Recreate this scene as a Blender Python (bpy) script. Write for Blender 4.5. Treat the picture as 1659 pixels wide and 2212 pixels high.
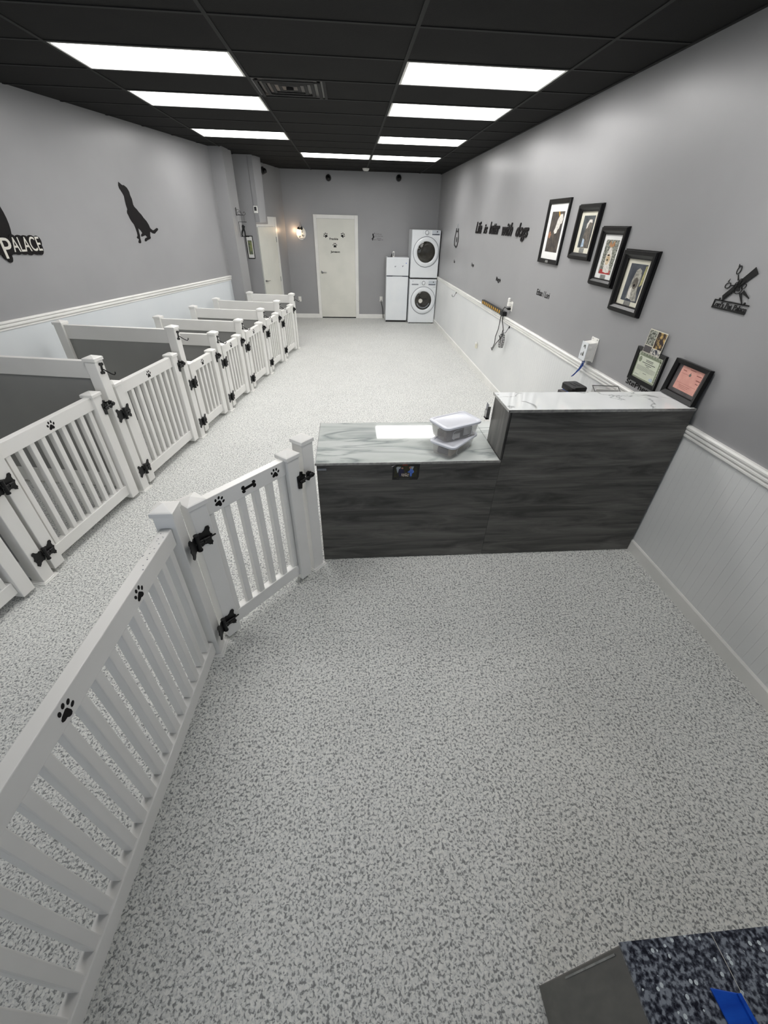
import bpy, bmesh, math, random
from mathutils import Vector, Matrix
random.seed(4)
for o in list(bpy.data.objects): bpy.data.objects.remove(o)
S = bpy.context.scene; C = S.collection
H = 2.999; W = 2.170; D = 11.752; FRONT = -1.5
# ------------------------------------------------------------------ camera, world, exposure
cd = bpy.data.cameras.new('camera'); cam = bpy.data.objects.new('camera', cd); C.objects.link(cam)
yaw, pit, rol = -.0892, -.6221, .0259
ca, sa, cb, sb, cc, sc = math.cos(yaw), math.sin(yaw), math.cos(pit), math.sin(pit), math.cos(rol), math.sin(rol)
Rz = Matrix(((ca, -sa, 0), (sa, ca, 0), (0, 0, 1)))
fw = Vector((0, cb, sb)); up = Vector((0, -sb, cb)); rt = Vector((1, 0, 0))
r2 = Rz @ (cc*rt + sc*up); u2 = Rz @ (-sc*rt + cc*up); f2 = Rz @ fw
cam.matrix_world = Matrix(((r2.x, u2.x, -f2.x, 0), (r2.y, u2.y, -f2.y, 0), (r2.z, u2.z, -f2.z, 2.0522), (0, 0, 0, 1)))
cd.sensor_fit = 'VERTICAL'; cd.sensor_height = 36.0; cd.lens = 866.9/2212*36.0; cd.clip_start = .02
S.camera = cam
S.view_settings.view_transform = 'Standard'; S.view_settings.look = 'None'; S.view_settings.gamma = 1
S.view_settings.use_curve_mapping = False; S.view_settings.exposure = 0.96
w = bpy.data.worlds.new('world'); S.world = w; w.use_nodes = True
w.node_tree.nodes['Background'].inputs[0].default_value = (.80, .88, 1, 1)
w.node_tree.nodes['Background'].inputs[1].default_value = .85
LAMP = 7.0
# ------------------------------------------------------------------ materials
def s2l(v):
    v /= 255.
    return v/12.92 if v <= .04045 else ((v+.055)/1.055)**2.4
def rgb(r, g, b): return (s2l(r), s2l(g), s2l(b), 1)
def mat(name, col, rough=.5, metal=0, spec=.5, **k):
    m = bpy.data.materials.new(name); m.use_nodes = True
    p = m.node_tree.nodes['Principled BSDF']
    p.inputs['Base Color'].default_value = col; p.inputs['Roughness'].default_value = rough
    p.inputs['Metallic'].default_value = metal; p.inputs['Specular IOR Level'].default_value = spec
    for a, b in k.items(): p.inputs[a].default_value = b
    return m
def N(m, t, **k):
    n = m.node_tree.nodes.new(t)
    for a, b in k.items():
        if hasattr(n, a): setattr(n, a, b)
    return n
def Lk(m, a, b): m.node_tree.links.new(a, b)
def noise_mat(name, c1, c2, scale=8, rough=.5, lo=.35, hi=.65, stretch=(1, 1, 1), detail=4, bump=0, bscale=None, dist=0, spec=.5, bdist=.002):
    """two tones mixed by noise: a procedural surface; bump optional"""
    m = mat(name, c1, rough, spec=spec); p = m.node_tree.nodes['Principled BSDF']
    tc = N(m, 'ShaderNodeTexCoord'); mp = N(m, 'ShaderNodeMapping'); mp.inputs['Scale'].default_value = stretch
    Lk(m, tc.outputs['Object'], mp.inputs[0])
    no = N(m, 'ShaderNodeTexNoise'); no.inputs['Scale'].default_value = scale; no.inputs['Detail'].default_value = detail; no.inputs['Distortion'].default_value = dist
    Lk(m, mp.outputs[0], no.inputs['Vector'])
    cr = N(m, 'ShaderNodeValToRGB'); cr.color_ramp.elements[0].position = lo; cr.color_ramp.elements[0].color = c1
    cr.color_ramp.elements[1].position = hi; cr.color_ramp.elements[1].color = c2
    Lk(m, no.outputs[0], cr.inputs[0]); Lk(m, cr.outputs[0], p.inputs['Base Color'])
    if bump:
        n2 = N(m, 'ShaderNodeTexNoise'); n2.inputs['Scale'].default_value = bscale or scale; n2.inputs['Detail'].default_value = 3
        Lk(m, mp.outputs[0], n2.inputs['Vector'])
        b = N(m, 'ShaderNodeBump'); b.inputs['Strength'].default_value = bump; b.inputs['Distance'].default_value = bdist
        Lk(m, n2.outputs[0], b.inputs['Height']); Lk(m, b.outputs[0], p.inputs['Normal'])
    return m
M = {}
M['wall'] = noise_mat('lavender_grey_paint', rgb(148, 148, 149), rgb(153, 153, 154), 1.3, .34, bump=.12, bscale=160)
M['wainscot'] = noise_mat('white_beadboard', rgb(214, 216, 216), rgb(224, 225, 224), 1.0, .38)
M['trim'] = noise_mat('white_trim_paint', rgb(222, 222, 218), rgb(232, 231, 227), 3, .35)
M['ceil'] = noise_mat('black_ceiling_tile', rgb(13, 13, 12), rgb(18, 18, 17), 3, .9, bump=.4, bscale=220, spec=.3)
M['grid'] = noise_mat('black_grid', rgb(13, 13, 12), rgb(16, 16, 15), 4, .8)
M['vinyl'] = noise_mat('white_vinyl', rgb(226, 225, 221), rgb(232, 231, 228), 2.2, .32)
M['panel'] = noise_mat('grey_plastic_panel', rgb(140, 140, 138), rgb(146, 146, 143), 2.0, .45)
M['iron'] = noise_mat('black_iron', rgb(8, 8, 9), rgb(14, 14, 15), 60, .42, spec=.35)
M['black'] = noise_mat('black_plastic', rgb(16, 16, 17), rgb(24, 24, 25), 30, .35)
M['vinylblack'] = noise_mat('black_decal', rgb(11, 9, 10), rgb(17, 12, 13), 18, .6, spec=.2)
M['frame'] = noise_mat('black_frame_lacquer', rgb(9, 9, 10), rgb(15, 15, 16), 20, .30, spec=.35)
M['mat_white'] = noise_mat('white_mat_board', rgb(222, 222, 220), rgb(228, 228, 225), 10, .7)
M['mat_cream'] = noise_mat('cream_mat_board', rgb(214, 211, 194), rgb(222, 218, 202), 10, .7)
M['brass'] = noise_mat('pewter_plate', rgb(110, 110, 108), rgb(140, 140, 136), 90, .4)
M['appl'] = noise_mat('white_enamel', rgb(222, 226, 229), rgb(228, 231, 233), 3, .18)
M['grey'] = noise_mat('grey_plastic', rgb(120, 124, 130), rgb(132, 135, 140), 20, .35)
M['ring'] = noise_mat('dark_blue_ring', rgb(30, 36, 52), rgb(40, 46, 62), 20, .3)
M['door'] = noise_mat('door_cream_paint', rgb(212, 212, 203), rgb(220, 219, 210), 2.5, .4)
M['chrome'] = noise_mat('brushed_metal', rgb(150, 150, 150), rgb(180, 180, 178), 40, .28); M['chrome'].node_tree.nodes['Principled BSDF'].inputs['Metallic'].default_value = .9
M['outlet'] = noise_mat('white_plastic', rgb(232, 231, 226), rgb(238, 237, 232), 20, .35)
M['blue'] = noise_mat('blue_plastic', rgb(16, 66, 168), rgb(26, 84, 190), 12, .35, stretch=(1, 4, 1))
M['bluebag'] = noise_mat('blue_bag_film', rgb(24, 52, 120), rgb(60, 90, 160), 30, .25, stretch=(1, 1, 6))
M['yellow'] = mat('yellow_socket', rgb(212, 160, 40), .4)
M['letter'] = noise_mat('cream_letter', rgb(206, 203, 194), rgb(214, 211, 202), 20, .5)
M['pink'] = noise_mat('pink_paper', rgb(202, 146, 134), rgb(212, 158, 145), 25, .6)
M['cert'] = noise_mat('pale_green_paper', rgb(206, 212, 192), rgb(214, 218, 200), 25, .6)
M['certgreen'] = noise_mat('olive_guilloche', rgb(120, 130, 108), rgb(146, 154, 130), 140, .6)
M['ink'] = mat('grey_ink', rgb(96, 98, 94), .6)
M['inkpink'] = mat('brown_ink', rgb(132, 78, 70), .6)
M['side'] = noise_mat('brown_grey_laminate', rgb(96, 95, 91), rgb(112, 110, 105), 26, .5, stretch=(1, 1, .25), bump=.1, bscale=90)
# clear plastic
def clear(name, col, alpha, rough=.08):
    m = mat(name, col, rough); m.node_tree.nodes['Principled BSDF'].inputs['Alpha'].default_value = alpha
    tc = N(m, 'ShaderNodeTexCoord'); no = N(m, 'ShaderNodeTexNoise'); no.inputs['Scale'].default_value = 30
    mr = N(m, 'ShaderNodeMapRange'); mr.inputs['To Min'].default_value = alpha-.05; mr.inputs['To Max'].default_value = alpha+.08
    Lk(m, tc.outputs['Object'], no.inputs['Vector']); Lk(m, no.outputs[0], mr.inputs['Value']); Lk(m, mr.outputs[0], m.node_tree.nodes['Principled BSDF'].inputs['Alpha'])
    return m
M['clear'] = clear('clear_plastic', rgb(214, 210, 206), .22)
M['lid'] = noise_mat('white_lid', rgb(214, 216, 224), rgb(220, 222, 229), 10, .3)
M['glass_dark'] = noise_mat('dark_drum_glass', rgb(38, 37, 32), rgb(58, 56, 50), 6, .06, lo=.3, hi=.7)
def glass_pane():
    m = bpy.data.materials.new('window_glass'); m.use_nodes = True; nt = m.node_tree
    nt.nodes.remove(nt.nodes['Principled BSDF'])
    t = nt.nodes.new('ShaderNodeBsdfTransparent'); g = nt.nodes.new('ShaderNodeBsdfGlossy'); g.inputs['Roughness'].default_value = .03
    f = nt.nodes.new('ShaderNodeFresnel'); mx = nt.nodes.new('ShaderNodeMixShader')
    nt.links.new(f.outputs[0], mx.inputs[0]); nt.links.new(t.outputs[0], mx.inputs[1]); nt.links.new(g.outputs[0], mx.inputs[2])
    nt.links.new(mx.outputs[0], nt.nodes['Material Output'].inputs[0]); return m
M['glass'] = glass_pane()
def lamp_mat():
    m = bpy.data.materials.new('lamp_diffuser'); m.use_nodes = True; p = m.node_tree.nodes['Principled BSDF']
    p.inputs['Base Color'].default_value = (.8, .8, .8, 1)
    tc = N(m, 'ShaderNodeTexCoord'); mp = N(m, 'ShaderNodeMapping'); mp.inputs['Scale'].default_value = (1.2, 16, 1)
    no = N(m, 'ShaderNodeTexNoise'); no.inputs['Scale'].default_value = 1.0; no.inputs['Detail'].default_value = 1
    mr = N(m, 'ShaderNodeMapRange'); mr.inputs['From Min'].default_value = .3; mr.inputs['From Max'].default_value = .7
    mr.inputs['To Min'].default_value = LAMP*.86; mr.inputs['To Max'].default_value = LAMP*1.14
    Lk(m, tc.outputs['Object'], mp.inputs[0]); Lk(m, mp.outputs[0], no.inputs['Vector']); Lk(m, no.outputs[0], mr.inputs['Value'])
    p.inputs['Emission Color'].default_value = (1, .985, .965, 1); Lk(m, mr.outputs[0], p.inputs['Emission Strength'])
    return m
M['lamp'] = lamp_mat()
M['bulb'] = mat('warm_bulb', (1, .8, .5, 1), .4, **{'Emission Color': (1, .72, .38, 1), 'Emission Strength': 9})
def floor_mat():
    m = mat('flake_floor', rgb(200, 200, 196), .55, spec=.35); p = m.node_tree.nodes['Principled BSDF']
    tc = N(m, 'ShaderNodeTexCoord')
    n1 = N(m, 'ShaderNodeTexNoise'); n1.inputs['Scale'].default_value = 98; n1.inputs['Detail'].default_value = 2.5; n1.inputs['Roughness'].default_value = .55
    n1.inputs['Distortion'].default_value = .6
    n2 = N(m, 'ShaderNodeTexNoise'); n2.inputs['Scale'].default_value = 2.0; n2.inputs['Detail'].default_value = 3
    n3 = N(m, 'ShaderNodeTexVoronoi'); n3.inputs['Scale'].default_value = 130
    for n in (n1, n2, n3): Lk(m, tc.outputs['Object'], n.inputs['Vector'])
    ad = N(m, 'ShaderNodeMath', operation='MULTIPLY_ADD'); ad.inputs[1].default_value = .05; Lk(m, n2.outputs[0], ad.inputs[0]); Lk(m, n1.outputs[0], ad.inputs[2])
    cr = N(m, 'ShaderNodeValToRGB'); e = cr.color_ramp.elements
    e[0].position = .385; e[0].color = rgb(134, 135, 135); e[1].position = .62; e[1].color = rgb(228, 228, 223)
    q = e.new(.432); q.color = rgb(152, 153, 151); q = e.new(.488); q.color = rgb(202, 204, 202); q = e.new(.53); q.color = rgb(216, 217, 214)
    Lk(m, ad.outputs[0], cr.inputs[0])
    mx = N(m, 'ShaderNodeMixRGB', blend_type='MULTIPLY'); mx.inputs[0].default_value = 1
    c3 = N(m, 'ShaderNodeValToRGB'); c3.color_ramp.elements[0].color = (.84, .84, .84, 1); c3.color_ramp.elements[1].color = (1, 1, 1, 1)
    sp = N(m, 'ShaderNodeSeparateColor'); Lk(m, n3.outputs['Color'], sp.inputs[0]); Lk(m, sp.outputs[0], c3.inputs[0])
    Lk(m, cr.outputs[0], mx.inputs[1]); Lk(m, c3.outputs[0], mx.inputs[2]); Lk(m, mx.outputs[0], p.inputs['Base Color'])
    b = N(m, 'ShaderNodeBump'); b.inputs['Strength'].default_value = .5; b.inputs['Distance'].default_value = .002
    Lk(m, n1.outputs[0], b.inputs['Height']); Lk(m, b.outputs[0], p.inputs['Normal'])
    return m
M['floor'] = floor_mat()
def wood_mat(name, vertical=False):
    m = mat(name, rgb(70, 69, 66), .42, spec=.4); p = m.node_tree.nodes['Principled BSDF']
    tc = N(m, 'ShaderNodeTexCoord'); mp = N(m, 'ShaderNodeMapping'); mp.inputs['Scale'].default_value = (8, 8, .9) if vertical else (.9, .9, 7.5)
    Lk(m, tc.outputs['Object'], mp.inputs[0])
    n1 = N(m, 'ShaderNodeTexNoise'); n1.inputs['Scale'].default_value = 1.7; n1.inputs['Detail'].default_value = 8; n1.inputs['Roughness'].default_value = .62; n1.inputs['Distortion'].default_value = .9
    Lk(m, mp.outputs[0], n1.inputs['Vector'])
    mp2 = N(m, 'ShaderNodeMapping'); mp2.inputs['Scale'].default_value = (160, 160, 3) if vertical else (3, 3, 190); Lk(m, tc.outputs['Object'], mp2.inputs[0])
    n2 = N(m, 'ShaderNodeTexNoise'); n2.inputs['Scale'].default_value = 1; n2.inputs['Detail'].default_value = 3; Lk(m, mp2.outputs[0], n2.inputs['Vector'])
    cr = N(m, 'ShaderNodeValToRGB'); e = cr.color_ramp.elements
    e[0].position = .30; e[0].color = rgb(52, 51, 49); e[1].position = .72; e[1].color = rgb(116, 114, 110)
    q = e.new(.44); q.color = rgb(78, 77, 74); q = e.new(.56); q.color = rgb(98, 96, 92)
    Lk(m, n1.outputs[0], cr.inputs[0])
    c2 = N(m, 'ShaderNodeValToRGB'); c2.color_ramp.elements[0].position = .3; c2.color_ramp.elements[0].color = (.74, .74, .74, 1); c2.color_ramp.elements[1].position = .7; c2.color_ramp.elements[1].color = (1.12, 1.12, 1.12, 1)
    Lk(m, n2.outputs[0], c2.inputs[0])
    mx = N(m, 'ShaderNodeMixRGB', blend_type='MULTIPLY'); mx.inputs[0].default_value = 1
    Lk(m, cr.outputs[0], mx.inputs[1]); Lk(m, c2.outputs[0], mx.inputs[2]); Lk(m, mx.outputs[0], p.inputs['Base Color'])
    return m
M['wood'] = wood_mat('dark_grey_oak'); M['wood_end'] = wood_mat('dark_grey_oak_vertical', True)
def marble_mat(name, rough, lo, scale=(1.1, 3.2, 1), vein=(120, 124, 124), base=(222, 225, 224), wid=.035):
    m = mat(name, rgb(*base), rough, spec=.6); p = m.node_tree.nodes['Principled BSDF']
    tc = N(m, 'ShaderNodeTexCoord'); mp = N(m, 'ShaderNodeMapping'); mp.inputs['Scale'].default_value = scale; mp.inputs['Rotation'].default_value = (0, 0, .12)
    Lk(m, tc.outputs['Object'], mp.inputs[0])
    n1 = N(m, 'ShaderNodeTexNoise'); n1.inputs['Scale'].default_value = 1.9; n1.inputs['Detail'].default_value = 5; n1.inputs['Distortion'].default_value = .9; n1.inputs['Roughness'].default_value = .5
    n2 = N(m, 'ShaderNodeTexNoise'); n2.inputs['Scale'].default_value = 2.6; n2.inputs['Detail'].default_value = 4
    Lk(m, mp.outputs[0], n1.inputs['Vector']); Lk(m, mp.outputs[0], n2.inputs['Vector'])
    a = N(m, 'ShaderNodeMath', operation='SUBTRACT'); a.inputs[1].default_value = .5; Lk(m, n1.outputs[0], a.inputs[0])
    b = N(m, 'ShaderNodeMath', operation='ABSOLUTE'); Lk(m, a.outputs[0], b.inputs[0])
    cr = N(m, 'ShaderNodeValToRGB'); e = cr.color_ramp.elements
    e[0].position = 0; e[0].color = rgb(*vein); e[1].position = wid; e[1].color = rgb(*base)
    q = e.new(wid*.25); q.color = rgb(*[int(v*.55+b_*.45) for v, b_ in zip(vein, base)])
    Lk(m, b.outputs[0], cr.inputs[0])
    c2 = N(m, 'ShaderNodeValToRGB'); c2.color_ramp.elements[0].position = .35; c2.color_ramp.elements[0].color = (.80, .82, .81, 1); c2.color_ramp.elements[1].position = .6; c2.color_ramp.elements[1].color = (1, 1, 1, 1)
    Lk(m, n2.outputs[0], c2.inputs[0])
    mx = N(m, 'ShaderNodeMixRGB', blend_type='MULTIPLY'); mx.inputs[0].default_value = lo
    Lk(m, cr.outputs[0], mx.inputs[1]); Lk(m, c2.outputs[0], mx.inputs[2]); Lk(m, mx.outputs[0], p.inputs['Base Color'])
    return m
M['marble'] = marble_mat('grey_veined_marble', .045, 1, scale=(.55, 2.2, 1), vein=(160, 166, 165), base=(208, 212, 209), wid=.035)
M['marble2'] = marble_mat('white_marble', .05, .35, scale=(.8, 1.0, 1), vein=(150, 152, 152), base=(226, 228, 228), wid=.009)
def granite_mat():
    m = mat('speckled_granite', rgb(60, 64, 72), .3); p = m.node_tree.nodes['Principled BSDF']
    tc = N(m, 'ShaderNodeTexCoord')
    n1 = N(m, 'ShaderNodeTexNoise'); n1.inputs['Scale'].default_value = 110; n1.inputs['Detail'].default_value = 4; Lk(m, tc.outputs['Object'], n1.inputs['Vector'])
    v = N(m, 'ShaderNodeTexVoronoi'); v.inputs['Scale'].default_value = 92; Lk(m, tc.outputs['Object'], v.inputs['Vector'])
    cr = N(m, 'ShaderNodeValToRGB'); e = cr.color_ramp.elements; e[0].position = .38; e[0].color = rgb(30, 32, 42); e[1].position = .60; e[1].color = rgb(132, 138, 146)
    q = e.new(.5); q.color = rgb(78, 82, 92); Lk(m, n1.outputs[0], cr.inputs[0])
    sp = N(m, 'ShaderNodeSeparateColor'); Lk(m, v.outputs['Color'], sp.inputs[0])
    g = N(m, 'ShaderNodeMath', operation='GREATER_THAN'); g.inputs[1].default_value = .88; Lk(m, sp.outputs[0], g.inputs[0])
    l = N(m, 'ShaderNodeMath', operation='LESS_THAN'); l.inputs[1].default_value = .36; Lk(m, v.outputs['Distance'], l.inputs[0])
    k = N(m, 'ShaderNodeMath', operation='MULTIPLY'); Lk(m, g.outputs[0], k.inputs[0]); Lk(m, l.outputs[0], k.inputs[1])
    mx = N(m, 'ShaderNodeMixRGB'); mx.inputs[2].default_value = rgb(196, 204, 206); Lk(m, k.outputs[0], mx.inputs[0]); Lk(m, cr.outputs[0], mx.inputs[1]); Lk(m, mx.outputs[0], p.inputs['Base Color'])
    return m
M['granite'] = granite_mat()
# ------------------------------------------------------------------ mesh builder
class MB:
    def __init__(s): s.v = []; s.f = []; s.m = []
    def add(s, vs, fs, mi=0):
        k = len(s.v); s.v += [tuple(v) for v in vs]; s.f += [tuple(i+k for i in f) for f in fs]; s.m += [mi]*len(fs); return s
    def box(s, x0, x1, y0, y1, z0, z1, mi=0):
        return s.add([(x0, y0, z0), (x1, y0, z0), (x1, y1, z0), (x0, y1, z0), (x0, y0, z1), (x1, y0, z1), (x1, y1, z1), (x0, y1, z1)],
                     [(0, 3, 2, 1), (4, 5, 6, 7), (0, 1, 5, 4), (1, 2, 6, 5), (2, 3, 7, 6), (3, 0, 4, 7)], mi)
    def frustum(s, a, b, mi=0):      # a, b: lists of 4 points (bottom ring, top ring), counterclockwise from above
        return s.add(list(a)+list(b), [(0, 3, 2, 1), (4, 5, 6, 7), (0, 1, 5, 4), (1, 2, 6, 5), (2, 3, 7, 6), (3, 0, 4, 7)], mi)
    def poly(s, pts, z0, z1, mi=0, axis='z'):     # extruded outline; triangulated so concave outlines fill well
        from mathutils.geometry import tessellate_polygon
        n = len(pts)
        area = sum(pts[i][0]*pts[(i+1) % n][1]-pts[(i+1) % n][0]*pts[i][1] for i in range(n))
        if area < 0: pts = pts[::-1]
        def P(p, h): return (p[0], p[1], h) if axis == 'z' else (p[0], -h, p[1])
        tri = tessellate_polygon([[Vector((p[0], p[1], 0)) for p in pts]])
        vs = [P(p, z0) for p in pts]+[P(p, z1) for p in pts]; fs = []
        for t in tri:
            a = [pts[i] for i in t]; ar = (a[1][0]-a[0][0])*(a[2][1]-a[0][1])-(a[2][0]-a[0][0])*(a[1][1]-a[0][1])
            t = tuple(t) if ar > 0 else tuple(t[::-1])
            fs.append(tuple(i+n for i in t)); fs.append(t[::-1])
        for i in range(n): fs.append((i, (i+1) % n, (i+1) % n+n, i+n))
        return s.add(vs, fs, mi)
    def tube(s, pts, r, n=8, mi=0, close=False):
        pts = [Vector(p) for p in pts]; k = len(s.v); rr = r if hasattr(r, '__len__') else [r]*len(pts); prev = None
        for i, p in enumerate(pts):
            a = pts[i-1] if i else p; b = pts[i+1] if i < len(pts)-1 else p
            t = (b-a).normalized()
            if prev is None:
                prev = t.orthogonal().normalized()
            u = (prev-t*prev.dot(t)).normalized(); prev = u; v_ = t.cross(u)
            for j in range(n):
                an = 2*math.pi*j/n; s.v.append(tuple(p+(u*math.cos(an)+v_*math.sin(an))*rr[i]))
        for i in range(len(pts)-1):
            for j in range(n):
                s.f.append((k+i*n+j, k+i*n+(j+1) % n, k+(i+1)*n+(j+1) % n, k+(i+1)*n+j)); s.m.append(mi)
        s.f.append(tuple(k+j for j in range(n))[::-1]); s.m.append(mi)
        s.f.append(tuple(k+(len(pts)-1)*n+j for j in range(n))); s.m.append(mi)
        return s
    def cyl(s, p0, p1, r, n=24, mi=0): return s.tube([p0, p1], r, n, mi)
    def lathe(s, prof, n=32, mi=0, T=None, sx=1, sy=1):     # prof (r, z) around z
        k = len(s.v); T = T or Matrix()
        for r, z in prof:
            for j in range(n):
                a = 2*math.pi*j/n; s.v.append(tuple(T @ Vector((r*math.cos(a)*sx, r*math.sin(a)*sy, z))))
        for i in range(len(prof)-1):
            for j in range(n):
                s.f.append((k+i*n+j, k+i*n+(j+1) % n, k+(i+1)*n+(j+1) % n, k+(i+1)*n+j)); s.m.append(mi)
        s.f.append(tuple(k+j for j in range(n))[::-1]); s.m.append(mi)
        s.f.append(tuple(k+(len(prof)-1)*n+j for j in range(n))); s.m.append(mi)
        return s
    def ellip(s, c, rx, ry, rz, n=16, m=8, mi=0, rot=0):
        prof = [(math.sin(math.pi*(i+.02)/(m+.04)), -math.cos(math.pi*(i+.02)/(m+.04))) for i in range(m+1)]
        T = Matrix.Translation(c) @ Matrix.Rotation(rot, 4, 'Z') @ Matrix.Diagonal((rx, ry, rz, 1)); return s.lathe(prof, n, mi, T)
    def xf(s, T, start=0):
        s.v = s.v[:start]+[tuple(T @ Vector(v)) for v in s.v[start:]]; return s
    def build(s, name, mats, parent=None, bevel=0, smooth=False, seg=2):
        me = bpy.data.meshes.new(name); me.from_pydata(s.v, [], s.f); me.update()
        mats = mats if isinstance(mats, (list, tuple)) else [mats]
        for m in mats: me.materials.append(m)
        for p, mi in zip(me.polygons, s.m): p.material_index = mi; p.use_smooth = smooth
        o = bpy.data.objects.new(name, me); C.objects.link(o)
        if parent is not None: o.parent = parent
        if bevel:
            b = o.modifiers.new('bevel', 'BEVEL'); b.width = bevel; b.segments = seg; b.limit_method = 'ANGLE'; b.angle_limit = .6; b.harden_normals = False
        if smooth: me.set_sharp_from_angle(angle=.7)
        return o
def tag(o, label=None, cat=None, group=None, kind=None):
    if label: o['label'] = label
    if cat: o['category'] = cat
    if group: o['group'] = group
    if kind: o['kind'] = kind
    return o
def thing(name, label, cat, T=None, group=None):
    o = bpy.data.objects.new(name, None); C.objects.link(o); o.empty_display_size = .05
    if T is not None: o.matrix_world = T
    return tag(o, label, cat, group)
def struct(mb, name, m, parent=None, label=None, cat=None, bevel=0):
    o = mb.build(name, m, parent, bevel)
    if parent is None: o['kind'] = 'structure'
    if label: o['label'] = label
    if cat: o['category'] = cat
    return o
def copy_tree(o, parent=None):
    c = o.copy(); C.objects.link(c); c.parent = parent
    for ch in list(o.children): copy_tree(ch, c)
    return c
def basis(x, y, z, o): 
    x, y, z = Vector(x).normalized(), Vector(y).normalized(), Vector(z).normalized()
    return Matrix(((x.x, y.x, z.x, o[0]), (x.y, y.y, z.y, o[1]), (x.z, y.z, z.z, o[2]), (0, 0, 0, 1)))
# frames for things on walls: x to the viewer's right, y up, z out of the wall
def on_right(y, z, off=0): return basis((0, -1, 0), (0, 0, 1), (-1, 0, 0), (W-off, y, z))
def on_back(x, z, off=0): return basis((1, 0, 0), (0, 0, 1), (0, -1, 0), (x, D-off, z))
LWs = math.hypot(.255, 1)
def on_left(s, z, off=0):      # s = distance along the left wall
    ex = Vector((.255, 1, 0))/LWs; n = Vector((1, -.255, 0))/LWs; p = Vector((-4.41, 0, 0))+ex*s+n*off
    return basis(ex, (0, 0, 1), n, (p.x, p.y, z))
def text_verts(txt, size, depth=.003, shear=0, offset=0, align='LEFT', spacing=1):
    cu = bpy.data.curves.new('t', 'FONT'); cu.body = txt; cu.size = size; cu.extrude = depth/2; cu.shear = shear; cu.offset = offset
    cu.align_x = align; cu.resolution_u = 4; cu.space_character = spacing
    o = bpy.data.objects.new('t', cu); C.objects.link(o); bpy.context.view_layer.update()
    me = bpy.data.meshes.new_from_object(o.evaluated_get(bpy.context.evaluated_depsgraph_get()))
    vs = [v.co.copy() for v in me.vertices]; fs = [tuple(p.vertices) for p in me.polygons]
    bpy.data.objects.remove(o); bpy.data.curves.remove(cu); bpy.data.meshes.remove(me)
    return vs, fs
def add_text(mb, txt, w=None, h=None, x=0, y=0, z=0, depth=.003, shear=0, offset=0, mi=0, spacing=1, rot=0):
    """text fitted into width w (left edge x, baseline y), cap height about h"""
    vs, fs = text_verts(txt, 1, 0.0, shear, offset, spacing=spacing)
    xs = [v.x for v in vs]; x0, x1 = min(xs), max(xs); sx = w/(x1-x0) if w else h/.7; sy = h/.7 if h else sx
    # extrude by hand so the depth is true
    n = len(vs); P = [Vector(((v.x-x0)*sx, v.y*sy, 0)) for v in vs]
    T = Matrix.Translation((x, y, z)) @ Matrix.Rotation(rot, 4, 'Z')
    from collections import Counter
    ec = Counter()
    for f in fs:
        for i in range(len(f)): ec[tuple(sorted((f[i], f[(i+1) % len(f)])))] += 1
    V2 = [T @ p for p in P]+[T @ (p+Vector((0, 0, depth))) for p in P]
    F2 = []
    for f in fs:
        a = sum((P[f[i]].x*P[f[(i+1) % len(f)]].y-P[f[(i+1) % len(f)]].x*P[f[i]].y) for i in range(len(f)))
        g = f if a > 0 else f[::-1]
        F2.append(tuple(i+n for i in g)); F2.append(g[::-1])
        for i in range(len(g)):
            e = (g[i], g[(i+1) % len(g)])
            if ec[tuple(sorted(e))] == 1: F2.append((e[0], e[1], e[1]+n, e[0]+n))
    mb.add(V2, F2, mi); return mb
def circ(cx, cy, rx, ry=None, n=20, a0=0, a1=2*math.pi, rot=0):
    ry = ry or rx; out = []
    k = n if abs(a1-a0) >= 6.28 else n+1
    for i in range(k):
        a = a0+(a1-a0)*i/n; px, py = rx*math.cos(a), ry*math.sin(a)
        out.append((cx+px*math.cos(rot)-py*math.sin(rot), cy+px*math.sin(rot)+py*math.cos(rot)))
    return out
def paw(mb, cx, cy, s, z0=0, z1=.002, rot=0, mi=0, axis='z'):
    def R(p): return (cx+p[0]*math.cos(rot)-p[1]*math.sin(rot), cy+p[0]*math.sin(rot)+p[1]*math.cos(rot))
    pad = [(-.30, -.42), (-.16, -.44), (0, -.36), (.16, -.44), (.30, -.42), (.36, -.30), (.30, -.14), (.17, .0), (.06, .12), (-.06, .12), (-.17, 0), (-.30, -.14), (-.36, -.30)]
    mb.poly([R((x*s, y*s)) for x, y in pad], z0, z1, mi, axis)
    for tx, ty, a in ((-.42, .08, .35), (-.17, .36, .12), (.17, .36, -.12), (.42, .08, -.35)):
        mb.poly([R(p) for p in circ(tx*s, ty*s, .105*s, .16*s, 12, rot=a)], z0, z1, mi, axis)
    return mb
def bone(mb, L, h, z0, z1, rot=0, cx=0, cy=0, axis='z'):
    r = h*.30; a = L/2-r; t = h*.20; one = []
    def arc(x, y, a0, a1, n=9): return [(x+r*math.cos(math.radians(a0+(a1-a0)*i/n)), y+r*math.sin(math.radians(a0+(a1-a0)*i/n))) for i in range(n+1)]
    q = r*.85
    pts = [(a-r*.7, -t)]+arc(a, -q, 215, 395)+[(a+r*.35, 0)]+arc(a, q, -35, 145)+[(a-r*.7, t)]
    pts += [(-(a-r*.7), t)]+arc(-a, q, 35, 215)+[(-a-r*.35, 0)]+arc(-a, -q, 145, 325)+[(-(a-r*.7), -t)]
    return mb.poly([(cx+p[0]*math.cos(rot)-p[1]*math.sin(rot), cy+p[0]*math.sin(rot)+p[1]*math.cos(rot)) for p in pts], z0, z1, 0, axis)
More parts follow.
